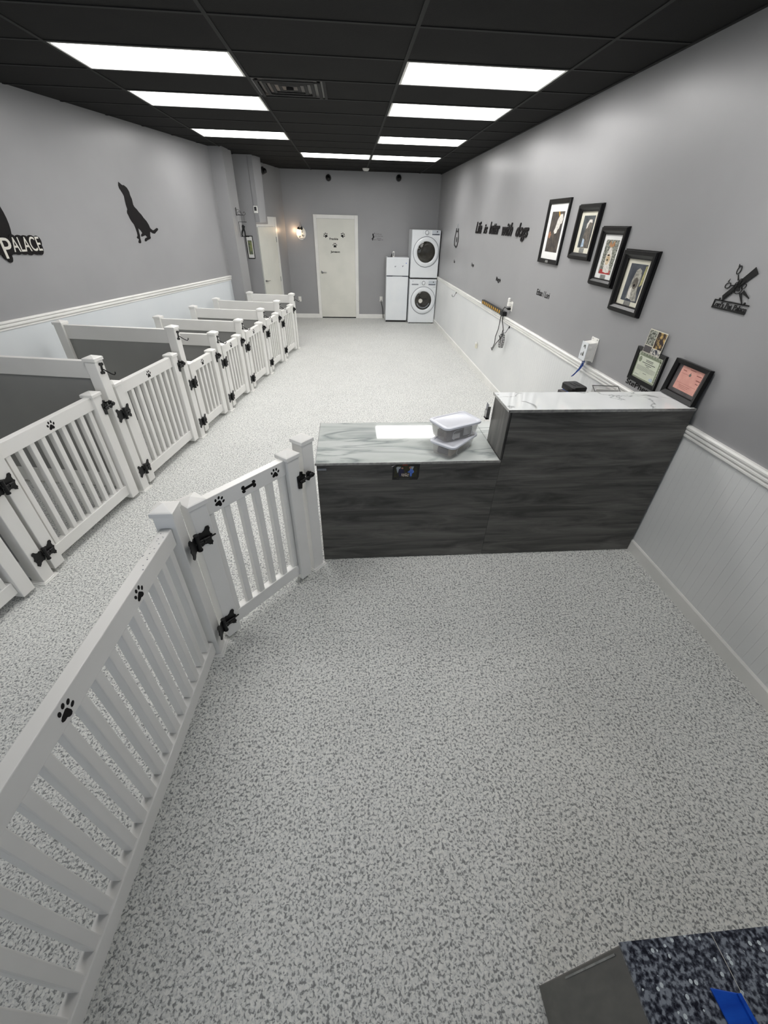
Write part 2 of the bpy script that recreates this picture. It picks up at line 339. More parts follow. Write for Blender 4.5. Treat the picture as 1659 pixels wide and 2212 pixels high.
# ------------------------------------------------------------------ the room
def left_x(y): return -4.41+.255*y
yC = 8.752
struct(MB().add([(left_x(FRONT)-.1, FRONT, 0), (W+.1, FRONT, 0), (W+.1, D+.1, 0), (-2.5, D+.1, 0), (-2.5, yC+.3, 0), (left_x(FRONT)-.1, FRONT+.01, 0)], [(0, 1, 2, 3, 4, 5)]).build if False else
       MB().box(left_x(FRONT)-.2, W+.15, FRONT-.1, D+.15, -.1, 0), 'floor', M['floor'])
# ceiling: one slab with grid bars standing a few millimetres proud; bars are its parts
GX, GY, FT = -1.994, 4.169, .3048
lights = [(0, 0), (0, 2), (0, 5), (1, 8), (2, 0), (2, 2), (2, 5), (2, 8), (0, -4), (2, -4)]  # last two are unseen panels, added because the lobby was too dark
def tile_rects():
    out = []
    for ci in range(-4, 4):
        x0 = GX+4*FT*ci; x1 = x0+4*FT
        for ri in range(-10, 13):
            y0 = GY+2*FT*ri; y1 = y0+2*FT
            if (ci, ri) in lights or (ci, ri) == (1, 1): continue
            a, b, c, d = max(x0, left_x(FRONT)-.2), min(x1, W), max(y0, FRONT), min(y1, D)
            if b-a > .02 and d-c > .02: out.append((a, b, c, d))
    return out
cm = MB()
for a, b, c, d in tile_rects(): cm.box(a+.012, b-.012, c+.012, d-.012, H+.004, H+.02)
x0 = GX+4*FT; y0 = GY+2*FT
cm.box(x0+2*FT+.012, x0+4*FT-.012, y0+.012, y0+2*FT-.012, H+.004, H+.02)
cm.box(left_x(FRONT)-.3, W+.15, FRONT-.1, D+.15, H+.10, H+.16)
ceil = struct(cm, 'ceiling', M['ceil'])
gm = MB()
for ci in range(-4, 5):
    x = GX+4*FT*ci
    if left_x(FRONT) < x < W: gm.box(x-.0125, x+.0125, FRONT, D, H-.002, H+.004)
for ri in range(-10, 14):
    y = GY+2*FT*ri
    if FRONT < y < D: gm.box(left_x(FRONT)-.2, W, y-.0125, y+.0125, H-.001, H+.0042)
gm.box(x0+2*FT-.0125, x0+2*FT+.0125, y0, y0+2*FT, H-.0015, H+.0041)
gm.box(W-.025, W, FRONT, D, H-.004, H+.003)
gm.build('ceiling_grid', M['grid'], ceil)
# walls
struct(MB().box(W, W+.12, FRONT-.1, D+.12, 0, H+.1), 'wall_right', M['wall'])
struct(MB().box(-2.1, W, D, D+.12, 0, H+.1), 'wall_back', M['wall'])
def slab(mb, p, q, t, z0, z1, side=1, mi=0):
    p = Vector((p[0], p[1], 0)); q = Vector((q[0], q[1], 0)); d = (q-p).normalized(); n = Vector((-d.y, d.x, 0))*t*side
    a = [p, q, q+n, p+n] if side > 0 else [p+n, q+n, q, p]
    return mb.frustum([(v.x, v.y, z0) for v in a], [(v.x, v.y, z1) for v in a], mi)
wl = MB()
slab(wl, (left_x(FRONT-.1), FRONT-.1), (left_x(yC), yC), .12, 0, H+.1)
struct(wl, 'wall_left', M['wall'])
# column that steps out where the left wall ends, then a recess, a bulkhead and the door wall
wc = MB().frustum([(-2.3, 8.75, 0), (-1.957, 8.705, 0), (-1.925, 9.2, 0), (-2.3, 9.2, 0)], [(-2.3, 8.75, H+.1), (-1.957, 8.705, H+.1), (-1.925, 9.2, H+.1), (-2.3, 9.2, H+.1)])
wc.box(-2.5, -2.12, 9.2, 9.61, 0, H+.1)
struct(wc, 'wall_column', M['wall'])
wa = MB().frustum([(-2.4, 9.607, 0), (-1.745, 9.607, 0), (-1.87, 10.15, 0), (-2.4, 10.15, 0)], [(-2.4, 9.607, H+.1), (-1.745, 9.607, H+.1), (-1.87, 10.15, H+.1), (-2.4, 10.15, H+.1)])
wa.frustum([(-1.75, 9.607, 2.03), (-1.664, 9.607, 2.03), (-1.60, 9.98, 2.03), (-1.75, 9.98, 2.03)], [(-1.75, 9.607, H+.1), (-1.664, 9.607, H+.1), (-1.575, 9.98, H+.1), (-1.75, 9.98, H+.1)])
struct(wa, 'wall_alcove', M['wall'])
def lbx(y): return -1.6+.235*(y-11.08)
wb = MB(); slab(wb, (lbx(11.10)-.02, 11.10), (lbx(11.85)-.02, 11.85), .12, 0, H+.1)
slab(wb, (lbx(10.1)-.02, 10.1), (lbx(11.10)-.02, 11.10), .12, 2.0, H+.1)
slab(wb, (lbx(9.9)-.02, 9.9), (lbx(10.16)-.02, 10.16), .12, 0, H+.1)
struct(wb, 'wall_hall', M['wall'])
# unseen wall behind the camera; glazed openings added to brighten the lobby
wf = MB().box(left_x(FRONT)-.2, W+.1, FRONT-.12, FRONT, 0, .45).box(left_x(FRONT)-.2, W+.1, FRONT-.12, FRONT, 2.45, H+.1)
wf.box(left_x(FRONT)-.2, -3.6, FRONT-.12, FRONT, .45, 2.45).box(1.7, W+.1, FRONT-.12, FRONT, .45, 2.45).box(-.75, -.55, FRONT-.12, FRONT, .45, 2.45)
struct(wf, 'wall_front', M['wall'])
for i, (a, b) in enumerate(((-3.6, -.75), (-.55, 1.7))):
    o = MB().box(a, b, FRONT-.07, FRONT-.06, .45, 2.45).build('window_%d' % (i+1), M['glass']); o['kind'] = 'structure'
    fm = MB()
    for q in ((a, a+.05, .45, 2.45), (b-.05, b, .45, 2.45)): fm.box(q[0], q[1], FRONT-.1, FRONT-.02, q[2], q[3])
    fm.box(a, b, FRONT-.1, FRONT-.02, .45, .5).box(a, b, FRONT-.1, FRONT-.02, 2.4, 2.45)
    fm.build('window_frame', M['frame'], o)
# wainscot with beadboard grooves, chair rail and baseboard, right
wn = MB(); y = FRONT
wn.box(W-.0102, W, FRONT, D, 0, 1.02)
pitch = .052
while y < D-.01:
    wn.box(W-.011, W-.0102, y+.001, min(y+pitch-.001, D), .09, 1.0); y += pitch
struct(wn, 'trim_1', M['wainscot'], label='white beadboard wainscot along the right wall')
cr = [(0, 1.045), (.022, 1.045), (.030, 1.036), (.030, 1.026), (.020, 1.020), (.026, 1.010), (.026, 1.000), (.016, .992), (.022, .984), (.022, .974), (.011, .966), (0, .966)]
def rail_mb(p, q, prof, n):     # profile (out, z) swept from p to q; n = outward normal
    mb = MB(); k = len(prof); p = Vector(p); q = Vector(q); n = Vector(n)
    vs = [p+n*o+Vector((0, 0, z)) for o, z in prof]+[q+n*o+Vector((0, 0, z)) for o, z in prof]
    fs = [(i, (i+1) % k, (i+1) % k+k, i+k) for i in range(k)]+[tuple(range(k))[::-1], tuple(range(k, 2*k))]
    mb.add(vs, fs); return mb
def fixn(o):
    bm = bmesh.new(); bm.from_mesh(o.data); bmesh.ops.recalc_face_normals(bm, faces=bm.faces); bm.to_mesh(o.data); bm.free(); return o
fixn(struct(rail_mb((W, FRONT, 0), (W, D, 0), cr, (-1, 0, 0)), 'trim_2', M['trim'], label='moulded white chair rail along the right wall'))
bb = [(0, 0), (.024, 0), (.024, .085), (.018, .094), (0, .096)]
fixn(struct(rail_mb((W, FRONT, 0), (W, D, 0), bb, (-1, 0, 0)), 'baseboard_right', M['trim']))
bbk = [(0, 0), (.014, 0), (.014, .085), (.008, .094), (0, .096)]
for a, b in ((-1.46, -.795), (.253, W)):
    fixn(struct(rail_mb((a, D, 0), (b, D, 0), bbk, (0, -1, 0)), 'baseboard_back', M['trim']))
# left wainscot and rail
ln = Vector((1, -.255, 0))/LWs
lp0 = Vector((left_x(FRONT), FRONT, 0)); lp1 = Vector((left_x(yC), yC, 0))
crl = [(o, z+.181) for o, z in cr[:5]]+[(.024, 1.19), (.024, 1.176), (.014, 1.165), (.014, 1.15), (0, 1.145)]
fixn(struct(rail_mb(lp0, lp1, crl, ln), 'trim_3', M['trim'], label='white chair rail along the left wall above the kennels'))
M['wainl'] = noise_mat('pale_blue_white_panel', rgb(208, 213, 216), rgb(215, 219, 221), 1.0, .4)
fixn(struct(rail_mb(lp0, lp1, [(0, 0), (.008, 0), (.008, 1.16), (0, 1.16)], ln), 'trim_4', M['wainl'], label='smooth white panelling on the left wall behind the kennels'))
fixn(struct(rail_mb(lp1-Vector((0, .012, 0)), lp1+Vector((0, .001, 0)), [(0, 0), (.02, 0), (.02, 1.16), (0, 1.16)], ln), 'trim_5', M['trim'], label='white corner strip ending the left panelling'))
fixn(struct(rail_mb(lp0, lp1, [(0, 0), (.02, 0), (.02, .09), (0, .09)], ln), 'baseboard_left', M['trim']))
# back door
dr = MB().box(-.719, .168, D-.012, D+.03, .025, 2.127)
door = struct(dr, 'door_1', M['door'], label='cream flush door in the back wall with paw decals')
fr = MB(); t = .024
fr.box(-.795, -.722, D-t, D+.02, 0, 2.206).box(.172, .25, D-t, D+.02, 0, 2.206).box(-.722, .172, D-t, D+.02, 2.13, 2.206)
fr.box(-.722, -.716, D-.008, D+.02, 0, 2.13).box(.166, .172, D-.008, D+.02, 0, 2.13)
fr.build('door_frame', M['trim'], door, bevel=.003)
MB().box(-.70, .15, D-.017, D-.012, .10, .345).build('kick_plate', M['door'], door, bevel=.002)
MB().box(-.716, .166, D-.016, D+.02, .0, .025).build('door_sweep', M['black'], door)
hm = MB().lathe([(.033, 0), (.033, .006), (.02, .012), (.014, .03)], 20, 0, on_back(-.655, 1.045, .012))
hm.tube([Vector((-.655, D-.045, 1.045)), Vector((-.62, D-.052, 1.045)), Vector((-.545, D-.05, 1.04))], [.011, .010, .008], 10)
hm.build('door_handle', M['chrome'], door, smooth=True)
def decal(mb, name, T, m=None, parent=None, label=None, cat=None, group=None):
    mb.xf(T); o = mb.build(name, m or M['vinylblack'], parent)
    if label: tag(o, label, cat, group)
    return o
TB = on_back(0, 0, .0125)
for (x, z, r) in ((-.524, 1.805, .55), (-.116, 1.813, -.55), (-.313, 1.608, 0)):
    decal(paw(MB(), x, z, .098, 0, .001, rot=r), 'paw_decal', TB, parent=door)
decal(add_text(MB(), 'Frankie', .205, .042, -.437, 1.718, 0, .001, offset=.03), 'name_decal', TB, parent=door)
decal(add_text(MB(), 'Jameson', .225, .042, -.425, 1.458, 0, .001, offset=.03), 'name_decal', TB, parent=door)
# hall door on the left
E1 = Vector((-1.835, 10.25, 0)); H1 = Vector((-1.605, 11.08, 0))
d2 = MB(); slab(d2, (E1.x, E1.y), (H1.x, H1.y), .04, .01, 1.955)
door2 = struct(d2, 'door_2', M['door'], label='cream door in the left hall wall beyond the kennels')
f3 = MB(); slab(f3, (-1.600, 11.085), (-1.578, 11.185), .05, 0, 2.13); slab(f3, (-1.86, 10.16), (-1.578, 11.185), .05, 1.96, 2.13)
f3.build('door_frame', M['trim'], door2)
dd = (H1-E1).normalized(); nn = Vector((dd.y, -dd.x, 0))
for z in (1.72, .95, .25):
    mb = MB(); mb.cyl(H1+nn*.006+Vector((0, 0, z-.05)), H1+nn*.006+Vector((0, 0, z+.05)), .008, 10); mb.build('door_hinge', M['chrome'], door2)
h0 = E1+dd*.06+nn*.0+Vector((0, 0, .98))
mb = MB(); mb.tube([h0, h0+nn*.045, h0+nn*.05+dd*.02, h0+nn*.05+dd*.12], [.02, .011, .01, .008], 10); mb.build('door_handle', M['chrome'], door2, smooth=True)
# ------------------------------------------------------------------ ceiling lights and fittings
pl = None
where = ['front row, above the left kennels', 'second row on the left side', 'third row on the left side', 'last row, left of the pair before the back wall',
         'front row, above the reception counter side', 'second row on the right side', 'third row on the right side', 'last row, right of the pair before the back wall',
         'added out of view over the lobby fence', 'added out of view over the reception counter']
for i, (ci, ri) in enumerate(lights):
    x, y = GX+4*FT*ci+2*FT, GY+2*FT*ri+FT
    if pl is None:
        pl = thing('ceiling_light', '', 'ceiling light', Matrix.Translation((x, y, H)))
        a, b = 2*FT-.0127, FT-.0127
        g = MB().box(-a, a, -b, -b+.018, -.001, .03).box(-a, a, b-.018, b, -.001, .03).box(-a, -a+.018, -b+.018, b-.018, -.001, .03).box(a-.018, a, -b+.018, b-.018, -.001, .03)
        g.build('light_frame', M['outlet'], pl)
        MB().box(-a+.018, a-.018, -b+.018, b-.018, .006, .012).build('diffuser', M['lamp'], pl)
        o = pl
    else: o = copy_tree(pl)
    o.location = (x, y, H)
    tag(o, 'white rectangular ceiling light panel, '+where[i], 'ceiling light', 'fluorescent panels in the black ceiling')
# vent
vt = thing('ceiling_vent', 'black square louvred air vent between the front ceiling lights', 'vent', Matrix.Translation((x0+FT, y0+FT, H)))
v = MB()
for k in range(4):
    o_ = .275-.06*k; i_ = o_-.03; zt = -.004
    for q in ((-o_, o_, -o_, -i_), (-o_, o_, i_, o_), (-o_, -i_, -i_, i_), (i_, o_, -i_, i_)): v.box(q[0], q[1], q[2], q[3], -.010+.004*k, -.004+.004*k)
v.build('louvre', M['grid'], vt, bevel=.002); MB().box(-.29, .29, -.29, .29, .004, .02).build('backing', M['black'], vt)
MB().box(-.03, .03, -.03, .03, -.012, .004).build('centre_plate', M['grid'], vt)
sd = thing('smoke_detector', 'small round white smoke detector on the ceiling near the back wall', 'smoke detector', Matrix.Translation((.42, 11.09, H)))
MB().lathe([(.07, 0), (.07, -.012), (.062, -.03), (.045, -.042), (.015, -.046)][::-1], 28).build('detector_body', M['outlet'], sd, smooth=True)
MB().lathe([(.074, .0), (.074, .003)], 28).xf(Matrix.Translation((0, 0, -.004))).build('mounting_plate', M['outlet'], sd)
def wcam(T, label):
    r = thing('security_camera', label, 'camera', T, 'round black cameras under the ceiling')
    MB().lathe([(.062, 0), (.062, .02), (.058, .03), (.04, .034)], 28).build('camera_base', M['black'], r, smooth=True)
    MB().ellip((0, -.004, .04), .046, .046, .05, 24, 10).build('camera_dome', M['frame'], r, smooth=True)
    MB().ellip((.0, -.02, .078), .016, .016, .014, 12, 6).build('camera_lens', M['glass_dark'], r, smooth=True)
wcam(on_back(-.395, 2.87), 'round black camera high on the back wall above the door')
wcam(on_back(1.189, 2.905), 'round black camera high on the back wall above the washer stack')
wcam(basis((.2, 1, 0), (0, 0, 1), (1, -.2, 0), (-1.665, 10.62, 2.87)), 'black camera hanging at the ceiling beside the left hall column')
# ------------------------------------------------------------------ vinyl fencing
PW = .088
def post_mb(h, x=0, y=0, z0=0): return MB().box(x, x+PW, y, y+PW, z0, h)
def cap_mb(h, x=0, y=0, lip=.022, over=.007, apex=.020):
    a, b = x-over, x+PW+over; c, d = y-over, y+PW+over; mb = MB(); mx, my = (a+b)/2, (c+d)/2; e = .006
    vs = [(a, c, h-lip), (b, c, h-lip), (b, d, h-lip), (a, d, h-lip), (a, c, h), (b, c, h), (b, d, h), (a, d, h),
          (a+e, c+e, h+.004), (b-e, c+e, h+.004), (b-e, d-e, h+.004), (a+e, d-e, h+.004), (mx, my, h+apex)]
    fs = [(0, 3, 2, 1), (0, 1, 5, 4), (1, 2, 6, 5), (2, 3, 7, 6), (3, 0, 4, 7), (4, 5, 9, 8), (5, 6, 10, 9), (6, 7, 11, 10), (7, 4, 8, 11), (8, 9, 12), (9, 10, 12), (10, 11, 12), (11, 8, 12)]
    return mb.add(vs, fs)
def flange_mb(x=0, y=0):
    mb = MB()
    for o_, z in ((.020, .006), (.012, .012)): mb.box(x-o_, x+PW+o_, y-o_, y+PW+o_, 0, z)
    return mb
def hinge_leaf(side):          # butterfly leaf in the x-z plane, side -1 left of the gap, +1 right
    o = [(0, .032), (.014, .038), (.026, .033), (.038, .040), (.048, .054), (.060, .054), (.066, .042), (.060, .028), (.062, .012), (.070, .002),
         (.063, -.010), (.060, -.024), (.066, -.038), (.058, -.050), (.046, -.048), (.036, -.036), (.022, -.032), (.010, -.037), (0, -.030)]
    return [(side*x, z) for x, z in o]
def hinge_parts(parent, x, z, rod=False, bend=0):
    F = 1.08
    """gate hinge centred on the gap at local x, height z; front is -y"""
    h = MB().poly([(x+.010+p[0]*F, z+p[1]*F) for p in hinge_leaf(1)], .0008, .006, axis='y'); k = len(h.v)
    h.poly([(x-.010+p[0]*F, z+p[1]*F) for p in hinge_leaf(-1)], .0008, .006, axis='y')
    TBd = Matrix.Translation((x-.010, -.004, 0)) @ Matrix.Rotation(bend, 4, 'Z') @ Matrix.Translation((-x+.010, 0 if not bend else -.006, 0)) @ Matrix.Translation((0, .004, 0))
    h.xf(TBd, k); o = h.build('hinge', M['iron'], parent)
    b = MB().cyl((x, -.014, z-.040), (x, -.014, z+.040), .0115, 14).cyl((x, -.014, z+.040), (x, -.014, z+.047), .0135, 14).cyl((x, -.014, z-.047), (x, -.014, z-.040), .0135, 14)
    b.cyl((x-.018, -.010, z), (x+.062, -.012, z-.004), .0095, 12).cyl((x+.03, -.012, z-.003), (x+.040, -.012, z-.003), .013, 12)
    if rod: b.cyl((x+.055, -.012, z-.004), (x+.098, -.012, z-.003), .004, 8)
    b.build('hinge_barrel', M['iron'], o, smooth=True)
    s_ = MB()
    for sx, sz in (((.074, .056), (.070, -.052), (.062, -.008)) if bend else ((.074, .056), (.070, -.052), (-.074, .056), (-.070, -.052), (.062, -.008), (-.062, -.008))): s_.cyl((x+sx, -.006, z+sz), (x+sx, -.0085, z+sz), .004, 8)
    s_.build('screws', M['black'], o)
    return o
def latch_parts(parent, x, z):   # latch bridging gate post (left of x) and fixed post
    p = MB().poly([(x-.060, z-.046), (x-.034, z-.054), (x-.028, z-.020), (x-.004, z-.014), (x-.004, z+.016), (x-.022, z+.022), (x-.018, z+.044), (x-.036, z+.050), (x-.042, z+.030), (x-.062, z+.028)], .0008, .007, axis='y')
    p.poly([(x+.010, z+.024), (x+.030, z+.030), (x+.046, z+.014), (x+.062, z+.010), (x+.078, z-.006), (x+.064, z-.018), (x+.040, z-.016), (x+.026, z-.028), (x+.010, z-.020)], .0008, .009, axis='y')
    p.box(x-.040, x-.006, -.010, -.0008, z-.022, z+.020).box(x+.012, x+.046, -.012, -.0008, z-.012, z+.022)
    p.xf(Matrix.Translation((x, 0, z)) @ Matrix.Diagonal((1.0, 1, 1.12, 1)) @ Matrix.Translation((-x, 0, -z)))
    o = p.build('latch', M['iron'], parent)
    b = MB().cyl((x-.050, -.012, z-.004), (x+.060, -.014, z+.002), .007, 12).cyl((x-.02, -.006, z+.030), (x-.024, -.030, z+.038), .006, 10).ellip((x+.034, -.016, z+.004), .014, .012, .016, 12, 6)
    b.build('latch_bolt', M['iron'], o, smooth=True)
    return o
def gate(T, w, capz, npk, label, group, hinge_z, latch_z, decals='paw', rod=False, first=.5, name='kennel_gate'):
    g = thing(name, label, 'gate', T, group); zb = .03
    for x in (0, w-PW):
        post_mb(capz-.01, x, 0, zb).build('gate_post', M['vinyl'], g, bevel=.004)
        cap_mb(capz, x, 0).build('post_cap', M['vinyl'], g, bevel=.0015)
    rt_ = capz-.018; rb_ = rt_-.092; y1, y2 = .020, PW-.020
    MB().box(PW, w-PW, y1, y2, rb_, rt_).build('top_rail', M['vinyl'], g, bevel=.003)
    MB().box(PW, w-PW, y1, y2, .070, .160).build('bottom_rail', M['vinyl'], g, bevel=.003)
    span = w-2*PW; pk = .036
    for k in range(npk):
        cx = PW+span*(k+first)/(npk-1+2*first)
        MB().box(cx-pk/2, cx+pk/2, .026, PW-.026, .158, rb_+.002).build('picket', M['vinyl'], g, bevel=.003)
    for z in hinge_z: hinge_parts(g, -.012, z, rod, .70 if rod else 0)
    latch_parts(g, w+.030, latch_z)
    mid = w/2; zc = (rt_+rb_)/2; Tf = basis((1, 0, 0), (0, 0, 1), (0, -1, 0), (0, y1, 0))
    if decals == 'paw': paw(MB(), mid, zc, .062, 0, .001).xf(Tf).build('paw_decal', M['vinylblack'], g)
    elif decals:
        paw(MB(), mid-.18, zc, .055, 0, .001, rot=-.5).xf(Tf).build('paw_decal', M['vinylblack'], g)
        paw(MB(), mid+.18, zc, .055, 0, .001, rot=-.1).xf(Tf).build('paw_decal', M['vinylblack'], g)
        mb = bone(MB(), .092, .040, 0, .001, rot=.06)
        mb.xf(Tf @ Matrix.Translation((mid, zc, 0))).build('bone_decal', M['vinylblack'], g)
    return g
# kennel front line
kd = Vector((.1695, .9855, 0)).normalized(); kn = Vector((kd.y, -kd.x, 0))
def KF(y): return Vector((-2.495+.172*y, y, 0))
PY = [.96, 2.115, 3.275, 4.41, 5.213, 5.982, 6.833, 7.619, 8.480]
TALL = [1.18, 1.18, 1.18, 1.18, .965, .965, .965, .965, .965]
DL = [1.26, 1.26, 1.22, 1.18, 1.15, 1.13, 1.065, 1.055, .80]
ordn = ['', 'nearest', 'second nearest', 'third nearest', 'fourth', 'fifth', 'sixth', 'seventh', 'last']
def bone_hook(parent, z):
    mb = MB(); L = .085
    bone(mb, L, .040, 0, .006, rot=math.pi/2-.2, cx=.046, cy=z, axis='y')
    x = .046
    mb.tube([(x, 0, z), (x+.002, -.03, z-.020), (x+.003, -.065, z-.040), (x+.004, -.085, z-.046), (x+.004, -.096, z-.036), (x+.004, -.098, z-.022)], .0045, 8)
    return mb.build('bone_hook', M['iron'], parent, smooth=False)
for i, y in enumerate(PY):
    T = basis(kd, -kn, (0, 0, 1), KF(y))
    if i == 0: lab = 'tall white vinyl kennel post at the near end of the row, partly out of frame'
    else:
        lab = 'tall white vinyl kennel post with pyramid cap and bone hook, %s of the row' % ('farthest' if i == 8 else ordn[i])
    p = thing('kennel_post', lab, 'post', T, 'capped posts along the kennel fronts')
    post_mb(TALL[i]-.01).build('post_shaft', M['vinyl'], p, bevel=.004)
    cap_mb(TALL[i]).build('post_cap', M['vinyl'], p, bevel=.0015)
    flange_mb().build('base_flange', M['vinyl'], p, bevel=.002)
    if i: bone_hook(p, TALL[i]-.080)
    # divider going back to the wall
    if i >= 1:
        L = DL[i]; h = TALL[i]
        dv = thing('kennel_divider', 'grey kennel partition with white rails behind the %s kennel post' % ('farthest' if i == 8 else ordn[i]), 'partition', basis(kd, -kn, (0, 0, 1), KF(y)), 'partitions between the kennels')
        tr = h-.024; rh = .132
        c0, c1 = PW/2-.022, PW/2+.022
        MB().box(c0, c1, PW+.001, L, tr-rh, tr).build('top_rail', M['vinyl'], dv, bevel=.003)
        MB().box(c0, c1, PW+.001, L, .02, .158).build('bottom_rail', M['vinyl'], dv, bevel=.003)
        MB().box(c0+.010, c1-.010, PW+.001, L, .158, tr-rh).build('grey_panel', M['panel'], dv)
        post_mb(h-.01, 0, L).build('wall_post', M['vinyl'], dv, bevel=.004)
        cap_mb(h, 0, L).build('post_cap', M['vinyl'], dv, bevel=.0015)
    if i < 8:
        a = KF(y)+kd*(PW+.026)+kn*(0); b = KF(PY[i+1])-kd*.066; wdt = (b-a).length
        big = i <= 2
        gl = ['large white picket kennel gate at the near end, mostly outside the left edge', 'large white picket kennel gate between the nearest and second kennel posts', 'large white picket kennel gate between the second and third kennel posts',
              'small white picket kennel gate just past the two large ones', 'small white picket kennel gate, second of the small gates', 'small white picket kennel gate, middle of the five small gates', 'small white picket kennel gate, next to the farthest gate', 'small white picket kennel gate at the far end of the row'][i]
        gate(basis(kd, -kn, (0, 0, 1), a), wdt, .955 if big else .80, 9 if big else 5, gl, 'picket gates of the kennels', (.715, .185) if big else (.60, .165), .835 if big else .71)
# lobby fence panel along the left of the foreground
pdv = Vector((.045, 1, 0)).normalized(); pn = Vector((pdv.y, -pdv.x, 0))
lf = thing('lobby_fence', 'long white picket fence panel with paw decals in the left foreground', 'fence', basis(pdv, -pn, (0, 0, 1), Vector((-.795, 1.474, 0))-pdv*1.90))
# fence-local: x runs away from the viewer, far end of the rails at 1.90, corner post beyond
L = 1.90
y1, y2 = .020, .070
MB().box(.089, L-.004, y1, y2, .842, .932).build('top_rail', M['vinyl'], lf, bevel=.004)
MB().box(.089, L-.004, y1, y2, .036, .122).build('bottom_rail', M['vinyl'], lf, bevel=.004)
k = 0; x = L-.052
while x > .11:
    MB().box(x-.019, x+.019, .027, .063, .120, .844).build('picket', M['vinyl'], lf, bevel=.004); x -= .0857; k += 1
Tf = basis((1, 0, 0), (0, 0, 1), (0, -1, 0), (0, y1, 0))
q = MB(); rs_ = random.Random(7)
for k in range(22):
    a, b, r_ = L-.03-rs_.random()*.24, .025+rs_.random()*.04, .001+rs_.random()*.002
    q.poly(circ(a, b, r_*1.4, r_, 8, rot=rs_.random()*3), .932, .9324)
q.build('dirt_specks', M['grey'], lf)
for xx, rr in ((L-.345, 0.0), (L-.80, -.45)): paw(MB(), xx, .885, .060, 0, .001, rot=rr).xf(Tf).build('paw_decal', M['vinylblack'], lf)
Rc = Matrix.Translation((-.795, 1.474, 0))
cp_T = basis((0, 1, 0), (-1, 0, 0), (0, 0, 1), (-.795, 1.474, 0))
cpst = thing('corner_post', 'white capped corner post where the foreground fence meets the lobby gate', 'post', cp_T, 'posts of the lobby fence')
post_mb(1.004).build('post_shaft', M['vinyl'], cpst, bevel=.004); cap_mb(1.014, apex=.026).build('post_cap', M['vinyl'], cpst, bevel=.0015); flange_mb().build('base_flange', M['vinyl'], cpst, bevel=.002)
post_mb(.99).build('end_post', M['vinyl'], lf, bevel=.004); cap_mb(1.0).build('post_cap', M['vinyl'], lf, bevel=.0015)
gd = Vector((.651, .759, 0)).normalized(); gn = Vector((gd.y, -gd.x, 0))
gate(basis(gd, -gn, (0, 0, 1), (-.765, 1.573, 0)), .690, .975, 6, 'white lobby gate with bone and paw decals beside the reception counter', None, (.775, .165), .80, 'bone', True, first=.22, name='lobby_gate')
lp = thing('latch_post', 'tall white capped post between the lobby gate and the counter', 'post', basis(gd, -gn, (0, 0, 1), (-.299, 2.150, 0)), 'posts of the lobby fence')
post_mb(1.005).build('post_shaft', M['vinyl'], lp, bevel=.004); cap_mb(1.015, apex=.024).build('post_cap', M['vinyl'], lp, bevel=.0015); flange_mb().build('base_flange', M['vinyl'], lp, bevel=.002)
# ------------------------------------------------------------------ reception counter
CY = 2.262
lc = thing('low_counter', 'low section of the dark grey wood reception counter', 'counter', Matrix.Translation((-.235, CY, 0)))
MB().box(0, 1.195, .012, .60, .0, .800).build('cabinet_body', M['wood_end'], lc, bevel=.002)
MB().box(-.001, 1.196, 0, .0118, .003, .803).build('front_panel', M['wood'], lc, bevel=.0015)
MB().box(.004, .060, -.006, 0, .765, .780).build('metal_bracket', M['grey'], lc, bevel=.001)
lt = thing('low_countertop', 'glossy grey-veined marble top of the low counter section', 'countertop', Matrix.Translation((-.240, CY-.006, .803)))
MB().box(0, 1.191, 0, .632, 0, .0145).build('marble_slab', M['marble'], lt, bevel=.0015)
MB().box(1.1925, 1.32, .31, .632, 0, .0145).build('marble_infill', M['marble'], lt, bevel=.001)
em = MB().box(0, 1.196, -.005, -.0005, .001, .0165).box(-.005, -.0005, -.005, .636, .001, .0165); em.build('metal_edge', M['chrome'], lt, bevel=.001)
hc = thing('high_counter', 'tall section of the dark grey wood reception counter against the right wall', 'counter', Matrix.Translation((.962, CY, 0)))
MB().box(0, W-.962-.026, .012, .300, 0, 1.143).build('cabinet_body', M['wood_end'], hc, bevel=.001)
MB().frustum([(-.0, 0, .003), (W-.962-.026, 0, .003), (W-.962-.026, .0118, .003), (0, .0118, .003)], [(-.0, 0, 1.143), (W-.962-.026, 0, 1.143), (W-.962-.026, .0118, 1.143), (0, .0118, 1.143)]).build('front_panel', M['wood'], hc, bevel=.001)
MB().box(-.009, -.0002, .003, .300, .8185, 1.1425).build('end_panel', M['wood_end'], hc, bevel=.001)
ht = thing('high_countertop', 'narrow glossy white marble top of the tall counter section', 'countertop', Matrix.Translation((.945, CY-.008, 1.1435)))
MB().box(0, W-.945-.032, 0, .316, 0, .0155).build('marble_slab', M['marble2'], ht, bevel=.0015)
MB().box(-.005, W-.945-.032, -.005, -.0005, .001, .0175).box(-.005, -.0005, -.005, .32, .001, .0175).build('metal_edge', M['chrome'], ht, bevel=.001)
MB().box(-.0005, .006, -.0008, -.0001, .822, 1.1425).build('corner_gap', M['black'], hc)
# card holder on the back edge of the step
ch = thing('card_holder', 'small grey card holder with cards on the end of the tall counter', 'card holder', Matrix.Translation((.930, 2.565, .97)))
MB().box(-.012, .010, 0, .05, 0, .012).box(-.012, -.009, 0, .05, 0, .06).box(-.012, .010, 0, .003, 0, .09).build('holder', M['chrome'], ch)
for k in range(3): MB().box(-.006+.004*k, -.004+.004*k, .004, .048, .012, .105-.012*k).build('card', M['mat_white' if k else 'grey'], ch)
